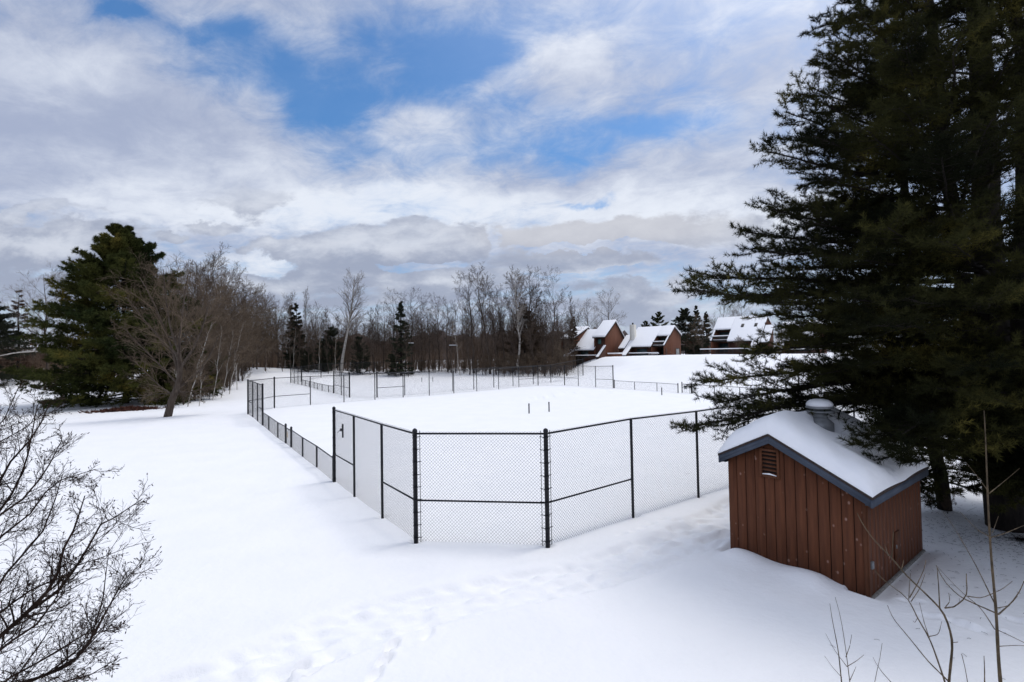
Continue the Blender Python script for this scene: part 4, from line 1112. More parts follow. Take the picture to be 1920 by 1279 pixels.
    # limb tips on the left outline (column, row, depth, trunk, rise, sag)
    L = [(1640, -90, 13.2, 1, 1.3, -.02), (1600, -10, 13.6, 1, 1.2, -.03), (1608, 28, 12.8, 1, 1.1, -.03), (1562, 62, 13.8, 1, 1.1, -.03), (1560, 98, 13.0, 1, 1.0, -.04), (1524, 112, 13.5, 1, 1.0, -.03), (1500, 165, 14.0, 1, .9, -.04), (1478, 178, 13.4, 1, .9, -.04),
         (1452, 212, 13.8, 1, .8, -.04), (1500, 250, 12.6, 1, .7, -.03), (1416, 284, 13.6, 1, .7, -.03), (1470, 262, 14.4, 1, .7, -.02), (1520, 330, 13.0, 1, .6, -.02), (1540, 360, 14.0, 1, .5, -.02),
         (1414, 396, 13.4, 0, .55, -.02), (1470, 392, 14.2, 0, .5, -.02), (1500, 420, 12.6, 0, .4, -.01), (1386, 436, 13.6, 0, .45, -.02), (1396, 462, 13.0, 0, .4, -.01), (1440, 500, 14.4, 0, .3, 0), (1310, 518, 13.8, 0, .25, -.01), (1280, 544, 13.2, 0, .15, -.01), (1335, 552, 14.4, 0, .15, 0), (1405, 572, 12.8, 0, .10, 0),
         (1425, 592, 13.6, 0, .0, .01), (1442, 616, 13.0, 0, -.05, .01), (1470, 636, 14.0, 0, -.1, .02), (1495, 652, 14.4, 0, -.15, .02), (1490, 622, 12.6, 0, -.05, .01), (1398, 668, 12.9, 0, -.25, .03), (1330, 718, 13.9, 0, -.35, .03), (1345, 752, 14.4, 0, -.45, .03), (1296, 803, 13.6, 0, -.75, .04), (1360, 790, 14.6, 0, -.6, .03), (1420, 770, 14.2, 0, -.5, .03), (1500, 730, 14.9, 0, -.4, .03), (1520, 700, 12.8, 0, -.3, .03), (1520, 790, 14.8, 0, -.6, .04), (1560, 720, 14.5, 0, -.4, .03),
         (1640, 838, 10.9, 0, -.9, .03), (1665, 872, 11.1, 0, -1.0, .03), (1690, 820, 10.6, 0, -.8, .03), (1745, 860, 10.8, 0, -.9, .02), (1720, 790, 11.0, 0, -.6, .02), (1820, 690, 10.4, 0, -.3, 0), (1700, 560, 10.5, 0, .1, 0), (1640, 610, 10.9, 0, 0, 0), (1600, 560, 11.5, 0, .1, 0), (1760, 300, 10.6, 1, .5, -.02), (1690, 190, 11.2, 1, .6, -.02), (1620, 240, 11.6, 1, .6, -.02), (1660, 420, 11.0, 1, .4, -.02), (1780, 450, 10.5, 0, .3, 0), (1560, 480, 11.8, 0, .3, 0), (1600, 690, 12.0, 0, -.3, .02), (1850, 560, 10.2, 0, .1, 0), (1880, 380, 10.2, 0, .4, 0), (1820, 840, 10.8, 0, -.6, .02),
         (1910, 760, 10.2, 0, -.3, 0), (1700, 80, 11.2, 1, .9, -.02), (1800, 60, 10.6, 1, .9, -.02), (1890, 200, 10.4, 0, .7, 0)]
    make('huge dark pine at the right edge towering over the shed', b1, p1, L, 130, 31, .46, (3.0, 18.5), ([2.5, 5, 8, 13, 17, 19], [4.6, 5.6, 5.2, 4.2, 2.8, 1.5]), lowb=60)
    b2 = G(1822, 978); b2 = b2 + V3(.4, 1.3, 0); b2[2] = gz1(b2[0], b2[1])
    q2 = P(1758, 850, 15.2); q3 = P(1692, 330, 15.6)
    p2 = [(b2 + V3(0, 0, -.3), V3(q3[0], q3[1], 14.5), .19, (-.35, 0, 0))]
    L2 = [(1600, 820, 15.8, 0, -.5, .02), (1700, 905, 15.0, 0, -.4, .02), (1650, 900, 15.8, 0, -.3, .02), (1900, 905, 15.5, 0, -.6, .02), (1880, 935, 15.0, 0, -.5, .02), (1690, 935, 15.2, 0, -.5, .02)]
    make('slimmer dark pine with a leaning trunk between the shed and the huge pine', b2, p2, L2, 60, 33, .19, (2.4, 14), ([2, 5, 9, 14], [3.2, 4.2, 3.6, 1.2]), nn=11, lowb=30)

# ------------------------------------------------------------------ foreground shrub and saplings
def px_line(pts, d, jit=0., rg=None):
    out = []
    for i, q in enumerate(pts):
        dd = q[2] if len(q) > 2 else d
        out.append(P(q[0], q[1], dd))
    return np.array(out)
def resamp(p, K):
    s = np.r_[0, np.cumsum(np.linalg.norm(np.diff(p, axis=0), axis=1))]; t = np.linspace(0, s[-1], K)
    return np.stack([np.interp(t, s, p[:, j]) for j in range(3)], 1)
def left_shrub():
    rg = np.random.default_rng(8)
    base = V3(*P(-420, 1300, 4.9)[:2], 0); base[2] = gz1(base[0], base[1])
    t = thing('bare_shrub', base, 'leafless dark branching shrub with small buds filling the lower left corner', 'shrub')
    hub = P(-330, 1400, 4.9)
    stems = [([(0, 1196), (65, 1144), (118, 1092), (131, 1035), (157, 991), (178, 930)], 4.8, .021), ([(0, 1196), (65, 1144), (131, 1104), (183, 1030), (205, 986), (250, 966), (296, 936)], 4.7, .018), ([(-90, 1010), (0, 908), (26, 864), (79, 812), (105, 757)], 5.2, .019),
             ([(-60, 1300), (60, 1279), (153, 1244), (192, 1200), (216, 1120), (228, 1030)], 4.5, .018), ([(60, 1279), (153, 1244), (192, 1200), (228, 1135), (262, 1083), (299, 1054)], 4.4, .014), ([(-120, 1130), (-30, 1000), (40, 910), (62, 850), (80, 760)], 5.0, .017),
             ([(-120, 900), (-40, 830), (10, 790), (30, 750), (42, 725)], 5.4, .014), ([(-60, 1180), (20, 1070), (90, 1000), (120, 930), (132, 890)], 5.1, .016), ([(-100, 1060), (-20, 980), (60, 930), (100, 880), (128, 830)], 4.9, .015), ([(-60, 1330), (40, 1260), (110, 1230), (170, 1190), (250, 1180)], 4.2, .013),
             ([(-100, 1240), (0, 1150), (60, 1110), (130, 1080), (205, 1066)], 4.6, .014), ([(-40, 1250), (30, 1200), (80, 1170), (120, 1120), (150, 1050)], 4.3, .014), ([(-160, 960), (-60, 860), (0, 830), (60, 800), (92, 775)], 5.3, .014), ([(-60, 1100), (0, 1010), (70, 960), (110, 905), (200, 880)], 5.2, .013), ([(-80, 1380), (30, 1300), (130, 1280), (200, 1262), (250, 1232)], 4.1, .013)]
    A = []; R = []
    for pts, d, r in stems:
        p = px_line([(q[0] * .91 - 3, q[1], d + rg.normal() * .12 + i * rg.uniform(-.05, .05)) for i, q in enumerate(pts)], d)
        A.append(resamp(p, 9)); R.append(r * np.linspace(1.0, .22, 9))
    A = np.array(A); R = np.array(R)
    tr = []
    for i in range(len(A)):
        tr.append(resamp(np.array([base + V3(rg.normal() * .15, rg.normal() * .15, -.3), hub * .4 + base * .6 + V3(0, 0, .3), hub * .7 + A[i, 0] * .3, A[i, 0]]), 9))
    mb = MB(); mb.tubes(np.array(tr), np.array([R[i][0] * np.linspace(2.2, 1.0, 9) for i in range(len(A))]), 7); mb.build('trunk', M['shrubtwig'], t, True)
    mb = MB(); mb.tubes(A, R, 7); mb.build('limbs', M['shrubtwig'], t, True)
    side = dict(wob=.16)
    B, Rb, _ = grow(rg, A, R, 22, .04, 1., (18, 52), .26, .62, 7, .13, .05, .55, .3, rmin=.0028)
    C1, R1, _ = grow(rg, B, Rb, 8, .12, 1., (20, 55), .40, .35, 6, .15, .05, .6, .4, rmin=.0018)
    D, Rd, _ = grow(rg, C1, R1, 4, .15, 1., (20, 60), .55, .3, 4, .16, .04, .7, .6, rmin=.0014)
    mb = MB(); mb.tubes(B, Rb, 5); mb.tubes(C1, R1, 4); mb.tubes(D, Rd, 3); mb.build('twigs', M['shrubtwig'], t)
    ends = np.concatenate([D[:, -1], C1[:, -1], D[rg.uniform(size=len(D)) < .35][:, 2]]); dr = np.concatenate([nrm(D[:, -1] - D[:, -2]), nrm(C1[:, -1] - C1[:, -2]), nrm(rg.normal(size=(len(ends) - len(D) - len(C1), 3)))])
    s = rg.uniform(size=len(ends)) < .12
    c, dr = ends[s], dr[s]
    Q = np.stack([c, c + dr * .006, c + dr * .016, c + dr * .024], 1); mb = MB(); mb.tubes(Q, np.tile(np.array([.0012, .0042, .0038, .0008]), (len(Q), 1)), 5); mb.build('buds', M['shrubtwig'], t)

def saplings():
    rg = np.random.default_rng(9)
    def sap(label, root_px, d, lines, r0):
        pts0 = px_line(lines[0][0], d); b = pts0[0]; base = V3(b[0], b[1], gz1(b[0], b[1]))
        t = thing('sapling', base, label, 'sapling', 'leafless saplings in the lower right corner')
        mb = MB(); first = True
        for i, (pts, r1, r2) in enumerate(lines):
            q = [(*p[:2], d + (0 if len(p) < 3 else p[2]) + .10 * i * np.sin(i * 2.1 + k * .4) * (k > 0)) for k, p in enumerate(pts)]
            p = px_line(q, d)
            if i == 0: p = np.vstack([base + V3(0, 0, -.3), p])
            if len(p) > 2:
                # smooth the line a little
                p = resamp(p, max(8, len(p) * 3)); p[1:-1] = .25 * p[:-2] + .5 * p[1:-1] + .25 * p[2:]
            rr = np.linspace(r1, r2, len(p))
            m = mb if i == 0 else MB()
            m.tube(p, rr * (1 + .08 * np.sin(np.arange(len(p)) * 2.3)), 7)
            m.build('stem' if i == 0 else 'branch', M['saplingbark'], t, True)
        return t
    sap('tall straight sapling with side twigs in front of the pine trunk', None, 6.3,
        [([(1877, 1290), (1872, 1240), (1868, 1150), (1858, 1040), (1853, 960), (1850, 880), (1847, 800), (1845, 770)], .024, .005), ([(1868, 1150), (1800, 1120), (1770, 1090), (1755, 1060)], .009, .003), ([(1858, 1008), (1830, 992), (1800, 960)], .006, .002), ([(1858, 1008), (1885, 1000), (1918, 986), (1945, 978)], .006, .003),
         ([(1855, 925), (1880, 905), (1912, 878)], .006, .002), ([(1872, 1152), (1895, 1132), (1912, 1110), (1920, 1090)], .010, .004), ([(1870, 1140), (1892, 1136), (1908, 1118)], .006, .003), ([(1865, 1180), (1840, 1140), (1800, 1108), (1755, 1060)], .006, .002), ([(1872, 1182), (1900, 1195), (1930, 1210)], .005, .003), ([(1872, 1212), (1905, 1210), (1935, 1212)], .005, .003), ([(1864, 1130), (1830, 1060), (1790, 990), (1768, 960)], .007, .002), ([(1860, 1000), (1866, 985), (1872, 968)], .004, .002), ([(1852, 920), (1830, 890), (1812, 868)], .004, .0015)], .024)
    sap('forked olive sapling crossing the right wall of the shed', None, 5.8,
        [([(1778, 1290), (1783, 1240), (1787, 1205), (1778, 1170), (1768, 1145), (1730, 1108), (1695, 1075), (1672, 1045), (1640, 1015), (1618, 985), (1607, 962)], .020, .004), ([(1672, 1045), (1674, 1020), (1675, 995)], .006, .003), ([(1666, 1042), (1661, 1028), (1658, 1020)], .005, .003), ([(1690, 1068), (1693, 1058), (1694, 1050)], .005, .003), ([(1762, 1140), (1760, 1100), (1757, 1065)], .007, .004), ([(1772, 1140), (1790, 1138), (1815, 1118), (1812, 1095), (1812, 1076)], .009, .004), ([(1815, 1118), (1840, 1122), (1880, 1105), (1898, 1090)], .006, .003), ([(1773, 1138), (1781, 1128), (1779, 1112)], .005, .003), ([(1788, 1205), (1796, 1204)], .004, .003)], .02)
    sap('thin twiggy sapling left of the forked one', None, 5.5,
        [([(1776, 1290), (1762, 1250), (1750, 1215), (1740, 1190), (1720, 1160), (1704, 1122), (1680, 1105), (1652, 1085), (1638, 1067)], .015, .003), ([(1704, 1124), (1705, 1100), (1707, 1075)], .005, .002), ([(1706, 1120), (1720, 1095), (1734, 1065), (1736, 1050)], .006, .003), ([(1708, 1128), (1724, 1105), (1735, 1075)], .005, .002), ([(1740, 1194), (1760, 1190), (1766, 1165)], .005, .002), ([(1742, 1195), (1732, 1165), (1724, 1130)], .005, .002), ([(1780, 1279), (1740, 1240), (1700, 1190), (1674, 1160), (1664, 1135)], .008, .003), ([(1720, 1160), (1715, 1168), (1712, 1164)], .003, .002)], .015)
    sap('low twiggy sapling with upright whips at the bottom edge below the shed', None, 5.3,
        [([(1596, 1300), (1590, 1250), (1582, 1190), (1573, 1140), (1566, 1120)], .008, .002), ([(1580, 1300), (1572, 1220), (1560, 1160), (1556, 1132)], .007, .002), ([(1588, 1250), (1565, 1220), (1548, 1188)], .004, .0015), ([(1588, 1250), (1605, 1240), (1620, 1228)], .004, .002), ([(1586, 1232), (1594, 1210), (1597, 1190)], .004, .002), ([(1578, 1270), (1560, 1250), (1546, 1230)], .004, .0015), ([(1594, 1275), (1600, 1262), (1605, 1250)], .004, .002)], .008)
    sap('single curved twig poking up right of the low twiggy sapling', None, 5.2,
        [([(1636, 1290), (1645, 1255), (1652, 1230), (1654, 1206)], .006, .002), ([(1676, 1285), (1655, 1262), (1640, 1240), (1637, 1232)], .004, .0015)], .006)
    sap('pair of short bare whips beside the forked sapling', None, 5.2,
        [([(1816, 1290), (1812, 1260), (1806, 1236), (1803, 1226)], .006, .003), ([(1846, 1285), (1846, 1255), (1845, 1230)], .006, .003)], .006)

# ------------------------------------------------------------------ woods
def build_woods():
    rg = np.random.default_rng(2)
    # --- prototypes
    tall = [bare_proto(100 + i, 'tall') for i in range(3)]
    rnd = [bare_proto(110 + i, 'round') for i in range(2)]
    slim = [bare_proto(120 + i, 'slim', twig='twig') for i in range(3)]
    red = [bare_proto(130 + i, 'spread', twig='redtwig', Hn=12.) for i in range(3)]
    multi = [bare_proto(140 + i, 'multi', name='bare_bush', twig='redtwig', Hn=7.) for i in range(3)]
    birch = [bare_proto(150 + i, 'birch', name='birch_tree', twig='greytwig', bark='birch', Hn=16.) for i in range(3)]
    pale = [bare_proto(160 + i, 'round', twig='greytwig', bark='bark') for i in range(2)]
    slimb = [bare_proto(170 + i, 'slim', name='birch_tree', twig='redtwig', bark='birch', Hn=14.) for i in range(2)]
    # --- left: the leaning tree in front of the pine
    lean_tree()
    conifer('pine_tree', on_ground(236, 60), P(250, 414, 60)[2] - on_ground(236, 60)[2], 41, 'pine', 'large olive green pine with layered boughs behind the leaning bare tree', dens=1.9)
    conifer('rusty_conifer', on_ground(36, 105), P(38, 535, 105)[2] - on_ground(36, 105)[2], 42, 'spruce', 'thin rust brown conifer near the left edge', needle='rustneedles', dens=.6, thin=.22)
    conifer('pine_tree', on_ground(-30, 95), P(-30, 545, 95)[2] - on_ground(-30, 95)[2], 43, 'pine', 'dark pine cut off by the left edge of the view', needle='spruceneedles', dens=.7)
    conifer('low_evergreen', on_ground(100, 88), 4.6, 44, 'bush', 'low dark evergreen at the foot of the big pine on its left', needle='spruceneedles', dens=.6)
    conifer('low_evergreen', on_ground(150, 72), 3.6, 45, 'bush', 'second low evergreen tucked under the big pine boughs', needle='farneedles', dens=.6)
    # fallen, arching birch
    t = thing('bent_birch', P(152, 680, 74) * V3(1, 1, 0), 'pale bent birch stem arching over the snow left of the big pine', 'tree')
    mb = MB(); p = px_line([(158, 684), (135, 672), (105, 662), (70, 658), (30, 661), (0, 667), (-40, 676)], 74); p = resamp(p, 14); mb.tube(p, np.linspace(.16, .05, 14), 7); mb.build('trunk', M['birch'], t, True)
    A = p[None]; B, Rb, _ = grow(rg, A, np.linspace(.16, .05, 14)[None], 26, .3, 1., (30, 70), .12, .3, 4, .2, -.05, .3, .4, rmin=.012); C1, R1, _ = grow(rg, B, Rb, 4, .2, 1, (25, 50), .5, .3, 3, .2, 0, .5, .5, rmin=.008)
    mb = MB(); mb.tubes(B, Rb, 3); mb.tubes(C1, R1, 3); mb.build('twigs', M['redtwig'], t)
    put(pale[0], 92, 505, 100, 'pale thin bare tree standing between the rusty conifer and the big pine')
    put(slim[0], 130, 545, 92, 'slender bare tree hugging the left side of the big pine')
    put(tall[0], 412, 476, 88, 'tall bare dark limbed tree rising above the thicket right of the big pine')
    put(slim[1], 362, 480, 80, 'bare tree top showing just right of the big pine crown')
    put(slim[2], 446, 520, 98, 'slender bare tree at the right shoulder of the left thicket')
    # red brown thicket
    g = 'bare red brown trees in the left thicket'
    for (px, py, d) in [(342, 520, 60), (372, 535, 72), (398, 545, 78), (425, 548, 86), (447, 560, 96), (388, 520, 92), (350, 560, 68), (468, 560, 108), (430, 590, 80), (405, 600, 74), (318, 560, 72), (360, 505, 84), (382, 510, 98), (336, 500, 90), (410, 530, 100), (438, 545, 104), (460, 545, 116), (475, 570, 112), (322, 590, 64), (455, 600, 96), (418, 560, 92), (365, 575, 62)]:
        put(red[(px // 7) % 3], px, py, d, 'bare red brown tree in the dense thicket right of the big pine', g)
    g = 'brown brush at the foot of the left thicket'
    for (px, py, d) in [(345, 672, 56), (378, 668, 62), (408, 662, 70), (432, 668, 82), (330, 680, 60), (455, 664, 98), (392, 690, 64), (420, 690, 76), (300, 690, 62), (270, 700, 60)]:
        put(multi[(px // 5) % 3], px, py, d, 'low brown brush at the snowy foot of the left thicket', g, 'shrub')
    g = 'white birch stems in the left thicket'
    for (px, py, d, ln) in [(352, 590, 54, (.0, .24)), (398, 600, 62, (.0, .10)), (414, 610, 66, (.0, .16)), (430, 595, 72, (0, .15)), (325, 620, 52, (0, .05)), (444, 600, 80, (0, -.1)), (373, 640, 54, (0, .02))]:
        put(slimb[(px // 3) % 2], px, py, d, 'thin white birch stem leaning inside the left thicket', g, lean=ln, rz=0)
    # --- middle woods
    lb = birch_lean()
    conifer('evergreen', on_ground(556, 118), P(556, 562, 118)[2] - on_ground(556, 118)[2], 46, 'spruce', 'dark evergreen crown poking up among bare trees left of the leaning white tree', needle='spruceneedles', dens=.8, thin=.6)
    conifer('evergreen', on_ground(548, 124), P(546, 568, 124)[2] - on_ground(548, 124)[2], 47, 'spruce', 'second dark evergreen crown close beside the first among bare trees', needle='spruceneedles', dens=.7, thin=.6)
    conifer('spruce_tree', on_ground(752, 112), P(752, 560, 112)[2] - on_ground(752, 112)[2], 48, 'spruce', 'narrow dark spruce standing alone right of the leaning white tree', needle='spruceneedles', dens=.9, thin=.5)
    for i, (px, py, d, h) in enumerate([(606, 634, 115, 'broad dark evergreen bush just left of the leaning white tree'), (622, 612, 120, 'taller dark evergreen bush behind the foot of the leaning white tree'), (675, 630, 114, 'broad dark evergreen bush just right of the leaning white tree'), (575, 650, 112, 'low dark evergreen at the wood edge behind the second court corner')]):
        conifer('evergreen_bush', on_ground(px, d), P(px, py, d)[2] - on_ground(px, d)[2], 50 + i, 'bush', h, needle='spruceneedles', dens=.9, thin=.7)
    conifer('brown_conifer', on_ground(985, 122), P(985, 566, 122)[2] - on_ground(985, 122)[2], 56, 'pine', 'brownish conifer in the middle of the tall bare clump', needle='brownneedles', dens=.7, thin=.6)
    conifer('dark_conifer', on_ground(1075, 128), P(1075, 590, 128)[2] - on_ground(1075, 128)[2], 57, 'spruce', 'dark narrow conifer just left of the first house', needle='brownneedles', dens=.7)
    # named bare trees
    put(birch[0], 535, 570, 118, 'white stemmed birch left of the evergreen crowns', lean=(0, -.06))
    put(birch[1], 572, 540, 122, 'tall dead looking tree with a thin pointed top left of the leaning white tree', wide=.5)
    put(slimb[0], 548, 610, 112, 'forked white stem rising in front of the evergreen crowns')
    put(slimb[1], 862, 598, 112, 'thin white trunk leaning left behind the far fence', lean=(0, -.20), rz=1.)
    put(rnd[0], 772, 545, 122, 'round topped bare tree just behind the narrow spruce')
    put(rnd[1], 735, 560, 120, 'dark bare tree left of the narrow spruce')
    put(rnd[0], 838, 560, 120, 'broad bare tree with dark curving limbs left of the tall clump')
    put(tall[1], 888, 508, 118, 'leftmost tall tree of the bare clump with a full top')
    put(tall[2], 918, 502, 116, 'tallest bare tree on the left of the clump with a straight dark trunk')
    put(tall[0], 960, 512, 120, 'tall bare tree left of the brownish conifer')
    put(birch[2], 975, 505, 114, 'tall pale trunked tree in front of the brownish conifer')
    put(tall[1], 1000, 508, 122, 'tall bare tree right of the pale trunked one')
    put(rnd[1], 1035, 525, 118, 'wide topped bare tree on the right of the tall clump')
    put(slim[0], 1075, 545, 124, 'slim bare tree with upswept twigs left of the first house')
    put(pale[1], 1138, 546, 138, 'broad pale bare tree rising behind the first house')
    put(pale[0], 1105, 562, 140, 'smaller pale bare tree beside the broad one behind the first house')
    put(multi[0], 1048, 640, 108, 'dark multi stemmed small tree by the far right fence corner', cat='shrub')
    put(multi[1], 1062, 655, 100, 'leaning small tree with forked dark stems in front of the first house', cat='shrub')
    # second row, unnamed
    g = 'bare trees along the wood edge left of the leaning white tree'
    for (px, py, d) in [(468, 555, 112), (488, 545, 118), (505, 542, 125), (520, 560, 116), (592, 580, 124), (482, 575, 110), (510, 590, 114), (600, 585, 126), (530, 595, 122), (560, 600, 116), (585, 605, 118), (498, 600, 108), (615, 575, 130), (635, 585, 128)]:
        put((slim + red)[(px // 3) % 6], px, py, d, 'bare brown tree in the dense wood edge left of the leaning white tree', g)
    g = 'bare trees between the leaning white tree and the tall clump'
    for (px, py, d) in [(690, 575, 126), (705, 570, 128), (718, 580, 124), (790, 570, 126), (805, 575, 122), (822, 565, 124), (855, 575, 122), (700, 600, 120), (785, 600, 118), (815, 600, 118), (845, 600, 120), (872, 590, 122), (670, 590, 130), (760, 600, 124)]:
        put((slim + rnd)[(px // 3) % 5], px, py, d, 'bare grey tree in the wood edge between the leaning white tree and the tall clump', g)
    g = 'bare trees within the tall clump'
    for (px, py, d) in [(900, 540, 124), (935, 530, 124), (945, 545, 118), (985, 535, 126), (1015, 540, 122), (1022, 560, 118), (1050, 560, 122), (930, 590, 114), (905, 600, 112), (965, 600, 112), (1000, 600, 110), (1020, 600, 110), (1060, 590, 116), (1040, 600, 112), (880, 590, 114)]:
        put((slim + tall)[(px // 3) % 6], px, py, d, 'bare dark trunk among the tall clump behind the far fence', g)
    g = 'slender bare saplings in front of the evergreens'
    for (px, py, d) in [(545, 600, 109), (560, 612, 110), (578, 606, 110), (598, 620, 110), (615, 610, 111), (628, 625, 112), (662, 612, 111), (680, 604, 111), (694, 598, 112), (742, 612, 109), (765, 606, 109), (530, 585, 109), (588, 590, 112), (652, 640, 110)]:
        put((slim + slimb)[(px // 3) % 5], px, py, d, 'slender bare young tree standing in front of the dark evergreens', g)
    g = 'scrubby bushes at the wood edge'
    for (px, py, d) in [(505, 675, 112), (530, 670, 114), (640, 680, 118), (660, 682, 118), (708, 676, 118), (735, 676, 116), (790, 672, 120), (812, 674, 119), (868, 676, 116), (890, 672, 114), (910, 668, 112), (935, 666, 112), (955, 664, 110), (980, 662, 110), (1000, 666, 108), (1022, 660, 108), (1035, 668, 106), (560, 668, 114), (585, 672, 114), (840, 676, 118), (945, 680, 107), (990, 682, 106)]:
        put(multi[(px // 3) % 3], px, py, d, 'low scrubby bush at the snowy edge of the woods', g, 'shrub')
    # --- around the houses
    conifer('evergreen', on_ground(1238, 150), P(1238, 583, 150)[2] - on_ground(1238, 150)[2], 60, 'pine', 'small green pine top behind the house with the cream chimney', dens=.6)
    conifer('evergreen', on_ground(1212, 156), P(1213, 600, 156)[2] - on_ground(1212, 156)[2], 61, 'pine', 'lowest green pine top behind the house with the cream chimney', dens=.6)
    conifer('evergreen', on_ground(1286, 134), P(1287, 574, 134)[2] - on_ground(1286, 134)[2], 62, 'pine', 'wide dark pine right of the house with the cream chimney', needle='spruceneedles', dens=1.)
    conifer('evergreen', on_ground(1308, 140), P(1308, 570, 140)[2] - on_ground(1308, 140)[2], 63, 'spruce', 'pointed dark spruce behind the wide dark pine', needle='spruceneedles', dens=.8)
    conifer('evergreen', on_ground(1326, 138), P(1326, 582, 138)[2] - on_ground(1326, 138)[2], 64, 'spruce', 'dark evergreen left of the skylight house', needle='spruceneedles', dens=.8)
    put(red[0], 1318, 592, 124, 'brown bushy bare tree between the two right houses')
    put(red[1], 1302, 625, 128, 'smaller brown bare tree in front of the plain tan wall')
    put(pale[1], 1352, 560, 146, 'pale fan shaped bare tree behind the left end of the skylight house')
    put(pale[0], 1392, 566, 146, 'pale bare tree behind the ridge of the skylight house')
    put(multi[2], 1392, 630, 106, 'pale bare bush in front of the skylight house', cat='shrub')
    put(multi[1], 1418, 642, 104, 'brown bare bush right of the skylight house front', cat='shrub')
    put(tall[2], 1480, 560, 150, 'bare tree far behind the pine boughs at the right')
    conifer('evergreen', on_ground(1560, 140), 16, 65, 'pine', 'dark pine far behind the boughs of the huge pine', needle='spruceneedles', dens=.6)
    # twiggy weeds behind the shed
    g = 'dry weeds poking from the snow behind the shed'
    for (px, py, d) in [(1735, 925, 15.4), (1752, 935, 15.6), (1765, 930, 15.0), (1780, 945, 15.8)]:
        put(multi[(px // 3) % 3], px, py - 6, d, 'thin dry weed stems in the snow between the shed and the leaning pine trunk', g, 'weeds')
    # --- background mass of woods: too many stems to count
    N = 1100
    px = np.r_[rg.uniform(-160, 260, 140), rg.uniform(-120, 470, 220), rg.uniform(430, 1085, 700), rg.uniform(1200, 1700, 40)]
    d = rg.uniform(122, 200, N); d[:360] = rg.uniform(108, 190, 360); d[1060:] = rg.uniform(160, 220, 40)
    hh = (8 + 9 * rg.uniform(0, 1, N) ** 1.3) * np.where(px < 470, .8, 1) * np.where(px > 1150, .8, 1)
    q = np.array([P(a, 660, b) for a, b in zip(px, d)]); zb = gz(q[:, 0], q[:, 1])
    T = np.empty((N, 6, 3)); t = np.linspace(0, 1, 6)
    lean = rg.normal(size=(N, 2)) * .05
    for k in range(6): T[:, k, 0] = q[:, 0] + lean[:, 0] * hh * t[k]; T[:, k, 1] = q[:, 1] + lean[:, 1] * hh * t[k]; T[:, k, 2] = zb - .3 + hh * t[k]
    TR = (hh * .009)[:, None] * np.linspace(1, .15, 6)[None]
    A, Ra, _ = grow(rg, T, TR, 15, .2, .97, (22, 55), .30, .5, 4, .12, .07, .5, .4, rmin=.028)
    B, Rb, _ = grow(rg, A, Ra, 7, .2, 1., (25, 55), .55, .4, 3, .14, .05, .6, .6, rmin=.019)
    mb = MB(); mb.tubes(T, TR, 5); mb.tubes(A, Ra, 3); mb.tubes(B, Rb, 3)
    o = mb.build('woods', M['wood_far']); tag(o, 'dense leafless grey brown woods reading as one mass behind the tree line', 'woods', None, 'stuff')
    # undergrowth: upright saplings and brush between the trunks
    N = 6600
    px = np.r_[rg.uniform(-140, 250, 2300), rg.uniform(290, 470, 900), rg.uniform(440, 1075, 3400)]
    d = np.r_[rg.uniform(100, 165, 2300), np.interp(px[2300:3200], [290, 400, 470], [66, 76, 106]) + rg.uniform(1, 40, 900), np.interp(px[3200:], [440, 500, 640, 1075], [110, 120, 126, 110]) + rg.uniform(0, 45, 3400)]
    h = rg.uniform(1.2, 5.5, N); q = np.array([P(a, 660, b) for a, b in zip(px, d)]); zb = gz(q[:, 0], q[:, 1])
    T = np.empty((N, 4, 3)); lean = rg.normal(size=(N, 2)) * .18
    for k in range(4): f = k / 3; T[:, k, 0] = q[:, 0] + lean[:, 0] * h * f; T[:, k, 1] = q[:, 1] + lean[:, 1] * h * f; T[:, k, 2] = zb - .2 + h * f
    TR = np.full((N, 1), .032) * np.linspace(1, .4, 4)[None]
    A, Ra, _ = grow(rg, T, TR, 7, .15, 1., (20, 55), .45, .3, 3, .2, .05, .6, .6, rmin=.016)
    mb = MB(); mb.tubes(T, TR, 3); mb.tubes(A, Ra, 3); o = mb.build('undergrowth', M['brush']); tag(o, 'brown leafless undergrowth between the trunks of the woods', 'undergrowth', None, 'stuff')
    # needles and bits of bark on the snow under the big pines
    n = 2600; c = G(1870, 1000); u = np.abs(rg.normal(size=n)) ** 1.3 * 2.6; a = rg.uniform(0, 2 * pi, n)
    cc = np.stack([c[0] + .3 + u * np.cos(a) * 1.2, c[1] - .3 + u * np.sin(a), np.zeros(n)], 1)
    k = ((cc[:, :2] - SHED[1][:2]) @ _sa > .12) | ((cc[:, :2] - SHED[2][:2]) @ _sb > .1); cc = cc[k]; n = len(cc)
    cc[:, 2] = gz(cc[:, 0], cc[:, 1]) + .006
    dd = nrm(rg.normal(size=(n, 3)) * V3(1, 1, .05)); L = rg.uniform(.03, .10, n) * np.where(rg.uniform(size=n) < .06, 3.5, 1)
    Q = np.stack([cc, cc + dd * L[:, None] * .5 + UP * .008, cc + dd * L[:, None]], 1)
    mb = MB(); mb.tubes(Q, np.full(Q.shape[:2], .0028), 3); o = mb.build('needle_litter', M['pinebark']); tag(o, 'scattered needles and twigs on the shaded snow under the huge pine', 'litter', None, 'stuff')
    # red leaf litter under the big left pine
    c = G(236, 765); c[2] = gz1(c[0], c[1]); n = 1500
    u = rg.normal(size=(n, 2)) * np.array([1.25, .55]); cc = np.stack([c[0] + u[:, 0], c[1] + u[:, 1] + u[:, 0] * .3, np.zeros(n)], 1); cc[:, 2] = gz(cc[:, 0], cc[:, 1]) + rg.uniform(.0, .28, n) * np.exp(-(u[:, 0] / 1.4) ** 2)
    V, F = spray(rg, cc, nrm(rg.normal(size=(n, 3)) * V3(1, 1, .3)), 2, .38, .09, .5)
